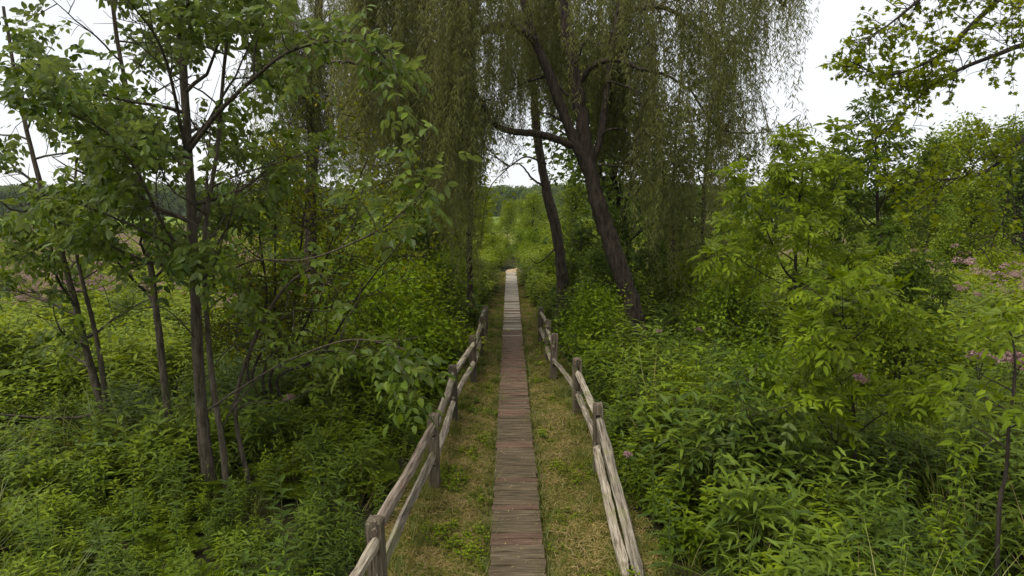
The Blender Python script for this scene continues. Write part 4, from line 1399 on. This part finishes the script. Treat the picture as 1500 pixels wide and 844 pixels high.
herb(185, 680, 6.6, 'goldenrod', 1, 'tall goldenrod with drooping narrow leaves below the forked tree')
herb(412, 690, 6.3, 'broad', 2, 'milkweed like plant with broad pale leaves left of the near fence post')
herb(350, 790, 5.6, 'broad', 3, 'short broad leaved weed at the bottom left of the near post')
herb(960, 650, 7.3, 'broad', 4, 'broad leaved weed right of the fallen rails')
herb(1010, 640, 7.6, 'broad', 5, 'leafy weed with dark broad leaves in the right foreground')
herb(1060, 660, 7.0, 'broad', 6, 'dark leaved weed left of the small thin stemmed sapling')
herb(985, 730, 6.3, 'broad', 7, 'broad leaved weed at the lower right of the walk')
herb(1430, 760, 5.4, 'broad', 8, 'large leaved weed in the bottom right corner')
herb(1330, 760, 5.8, 'goldenrod', 9, 'goldenrod stem near the bottom right sapling trunk')
herb(70, 760, 6.0, 'goldenrod', 10, 'goldenrod stem in the bottom left corner')

hr = np.random.default_rng(66)
for k in range(34):
    Yk = hr.uniform(5.6, 9.5)
    left = k % 2 == 0
    x = hr.uniform(-.74 * Yk, -1.9) if left else hr.uniform(1.9, .74 * Yk)
    u, v, f = to_px(np.array([x, Yk, hr.uniform(.75, 1.05) * (.85 if left else 1.05)]))
    kind = 'broad' if hr.random() < .6 else 'goldenrod'
    herb(float(u[0]), float(v[0]), Yk, kind, 300 + k, None)
    tag(herb.last, '%s weed standing among the herbs of the %s foreground' % ('broad leaved' if kind == 'broad' else 'narrow leaved tall', 'left' if left else 'right'), 'plant',
        '%s weeds in the %s foreground' % ('broad leaved' if kind == 'broad' else 'narrow leaved', 'left' if left else 'right'))

# ------------------------------------------------------------------ herb layer and turf (nobody could count it)
def field(seed, n_, y0, y1, cond=None, power=1.0, wide=False):
    """random spots left and right of the walk"""
    r = np.random.default_rng(seed)
    Y = y0 + (y1 - y0) * r.random(n_) ** power
    X = (r.random(n_) * 2 - 1) * (Y * .95 + 2.5)
    hw = half_width(Y) + np.where(Y < 20, .38, .5 if wide else .2)
    edge = np.abs(X - walk_x(Y)) - hw
    k = edge > 0
    k &= ~((Y < 12) & (vnoise(X, Y, 1.9, 6.0) < -.62))
    k &= ~((Y > 36.5) & (Y < 46) & (X > -.7) & (X < 4.6) & (np.abs(X - np.interp(Y, [36, 39.6, 41.2, 43, 45], [0, .1, .8, 1.9, 3.9])) < .75))
    if cond is not None:
        k &= cond(X, Y, r)
    return X[k], Y[k], np.clip(edge[k], 0, 3), r


def sow(name, mesh, seed, n_, y0, y1, smin, smax, label, cond=None, tilt=.1, power=1.0, edge_low=True):
    X, Y, e, r = field(seed, n_, y0, y1, cond, power, not edge_low)
    s = r.uniform(smin, smax, len(X)) * (1 + .24 * vnoise(X, Y, .8, 3.0))
    s *= np.where(X < 0, np.interp(Y, [5, 8.5, 12], [.66, .72, 1]), np.interp(Y, [5, 7, 12], [.8, .95, 1.05])) * (1 + .55 * np.exp(-((X - 2.5) / .9) ** 2 - ((Y - 7.4) / 1.1) ** 2))
    s *= 1 - .5 * np.exp(-((X + 3.3) / 1.0) ** 2 - ((Y - 7.2) / 1.3) ** 2)
    if edge_low:
        s *= np.clip(.45 + e * .8, 0, 1)
    scatter(name, mesh, np.stack([X, Y, np.zeros(len(X))], -1), rots(r, len(X), tilt), s, label, 'plants')


nz = lambda sd, sc_, th, sg=1: (lambda X, Y, r: sg * vnoise(X, Y, sc_, sd) + r.normal(0, .25, len(X)) > th)
for i in range(3):
    sow('goldenrod_cover', clump_goldenrod(100 + i, 5, (.9, 1.15, .75)[i], .17, (30, 26, 36)[i], (.165, .21, .15)[i], (.12, .09, .17)[i], ('herb', 'broad', 'fern')[i]), 200 + i, 3000, 3.5, 24, .6, 1.2, ('green narrow leaved herbs in dense patches', 'long leaved dull green herbs in patches', 'small leaved fresh green herbs in patches')[i], nz((2.0, 5.5, 8.5)[i], .8, (-.35, .0, -.1)[i]), power=.8)
sow('jewelweed_cover', clump_goldenrod(115, 5, .8, .2, 20, .10, .27, 'meadow', T_LEAF), 216, 1500, 4, 20, .7, 1.2, 'soft oval leaved weeds in light green patches', nz(6.0, .5, .15))
sow('tall_stem_cover', clump_goldenrod(117, 2, 1.5, .12, 30, .13, .13, 'herb', T_LANCE, 'stem_dark'), 217, 420, 5, 20, .8, 1.15, 'single tall weed stems standing above the herbs', None, tilt=.12)
for i in range(2):
    sow('broadleaf_cover', clump_broad(110 + i), 210 + i, 1700, 3.5, 22, .6, 1.1, 'broad leaved weeds among the herbs', nz(1.0, .45, -.1 if i else .1), power=.8)
sow('fern_cover', clump_fern(120, 8, .95), 220, 1500, 4, 20, .8, 1.25, 'ferns among the herbs', lambda X, Y, r: (X < -1.5) & (vnoise(X, Y, .6, 5.0) > -.3) | (X > 1.5) & (vnoise(X, Y, .6, 5.0) > .7), tilt=.12)
for i in range(2):
    sow('sedge_cover', tuft_sedge(130 + i, 30, .75, .10, .007), 230 + i, 3000, 3.5, 30, .8, 1.4, 'arching grass and sedge tufts among the herbs', nz(7.0 + i, .5, -.1), tilt=.15)
sow('long_sedge_cover', tuft_sedge(135, 18, 1.45, .14, .0095, 'sedge', .75), 236, 620, 3.8, 11, .75, 1.25, 'long bladed sedge arching out of the foreground weeds', nz(3.0, .7, .0), tilt=.2)
sow('dry_stalk_cover', tuft_sedge(140, 4, 1.15, .2, .0045, 'straw', .7), 240, 800, 4, 18, .7, 1.2, 'dry straw coloured stalks between the weeds', tilt=.4)
for i in range(2):
    sow('meadow_cover', clump_goldenrod(150 + i, 8, 1.1, .35, 26, .17, .14, 'meadow'), 250 + i, 7500, 12, 62, .85, 1.25, 'tall green meadow herbs in the middle distance', lambda X, Y, r: (np.abs(X) > np.interp(Y, [12, 20, 26], [6.5, 4.0, 0])), edge_low=False)
sow('far_meadow_cover', clump_goldenrod(160, 9, 1.1, .5, 18, .26, .16, 'meadow'), 260, 4500, 60, 110, .9, 1.3, 'far meadow herbs', edge_low=False,
    cond=lambda X, Y, r: ~((Y > 66) & (Y < 99) & (X > -95) & (X < 16)))
g = Geo()
r = np.random.default_rng(3)
for k in range(9):
    flower_head(g, r, (r.normal(0, .34), r.normal(0, .34), r.uniform(.95, 1.45)), .085, 34)
g.f = [(f, 0, s) for f, m_, s in g.f]
fm = g.mesh('pink_heads', [M['pink']])
sow('pink_flower_drift', fm, 270, 3600, 17, 60, .9, 1.15, 'drifts of small pink flower heads over the far meadow',
    lambda X, Y, r: (np.abs(X) > 5) & (vnoise(X, Y, .3, 4.0) + r.normal(0, .3, len(X)) > np.where(X < 0, .05, .85)), edge_low=False)

# mown verge
r = np.random.default_rng(31)
for i in range(2):
    n_ = 2600
    Y = 1.5 + 36 * r.random(n_) ** 1.25
    sgn = np.where(r.random(n_) < .5, -1, 1)
    hw = half_width(Y) + .25
    X = walk_x(Y) + sgn * (WALK_W / 2 + .12 + (hw - WALK_W / 2 - .12) * r.random(n_))
    sc_ = r.uniform(.75, 1.2, n_) * (1 + .25 * (np.abs(X - walk_x(Y)) > hw - .25))
    scatter('mown_grass', patch_turf(170 + i), np.stack([X, Y, np.full(n_, .003)], -1), rots(r, n_, .04), sc_, 'short mown olive and straw coloured grass beside the boardwalk', 'grass')
n_ = 1500
Y = 2 + 24 * r.random(n_) ** 1.2
sgn = np.where(r.random(n_) < .5, -1, 1)
X = walk_x(Y) + sgn * (WALK_W / 2 + .03 + (half_width(Y) - WALK_W / 2) * r.random(n_))
k = vnoise(X, Y, 2.2, 9.0) > -.2
scatter('grass_clippings', tuft_sedge(181, 9, .07, .10, .0028, 'straw', 3.2), np.stack([X, Y, np.full(n_, .03)], -1)[k], rots(r, n_, .25)[k], r.uniform(.6, 1.5, n_)[k], 'dry straw clippings lying on the mown grass', 'straw')
scatter('verge_clover', clump_goldenrod(182, 4, .10, .07, 7, .035, .3, 'meadow', T_LEAF), np.stack([X + .02, Y + .05, np.zeros(n_)], -1)[~k], rots(r, n_, .2)[~k], r.uniform(.7, 1.6, n_)[~k], 'small green weeds growing in the mown grass', 'weeds')
n_ = 900
Y = 3 + 20 * r.random(n_)
sgn = np.where(r.random(n_) < .5, -1, 1)
X = walk_x(Y) + sgn * np.where(r.random(n_) < .25, WALK_W / 2 + .04, half_width(Y) + r.uniform(-.2, .35, n_))
scatter('verge_tuft', tuft_sedge(180, 26, .28, .08, .004, 'sedge', .8), np.stack([X, Y, np.zeros(n_)], -1), rots(r, n_, .2), r.uniform(.35, 1.2, n_), 'longer grass left around the fence feet', 'grass')

n_ = 520
Y = 3 + 26 * r.random(n_)
X = walk_x(Y) + r.uniform(-.27, .27, n_)
g = Geo()
az = r.random(n_) * 6.28
put_leaves(g, T_LANCE, np.stack([X, Y, np.full(n_, .128)], -1), np.stack([np.cos(az), np.sin(az), r.normal(0, .05, n_)], -1), np.array([0, 0, 1.]) + r.normal(0, .2, (n_, 3)),
           r.uniform(.015, .07, n_), r.uniform(.004, .012, n_), r.random(n_))
tag(g.build('leaf_litter', M['straw']), 'scattered dry leaf and straw bits lying on the boardwalk', 'litter', kind='stuff')

# thin summer air between here and the hill
g = Geo()
box_geo(g, -720, 720, -40, 720, -1.2, 24)
m, n, l = new_mat('haze_air')
o_ = n.new('ShaderNodeOutputMaterial')
pv = n.new('ShaderNodeVolumePrincipled')
pv.inputs['Color'].default_value = (.86, .93, 1.0, 1)
pv.inputs['Density'].default_value = .00016
pv.inputs['Anisotropy'].default_value = .2
l.new(pv.outputs[0], o_.inputs['Volume'])
tag(g.build('haze', m), 'thin pale haze over the far meadow and hill', 'haze', kind='stuff')
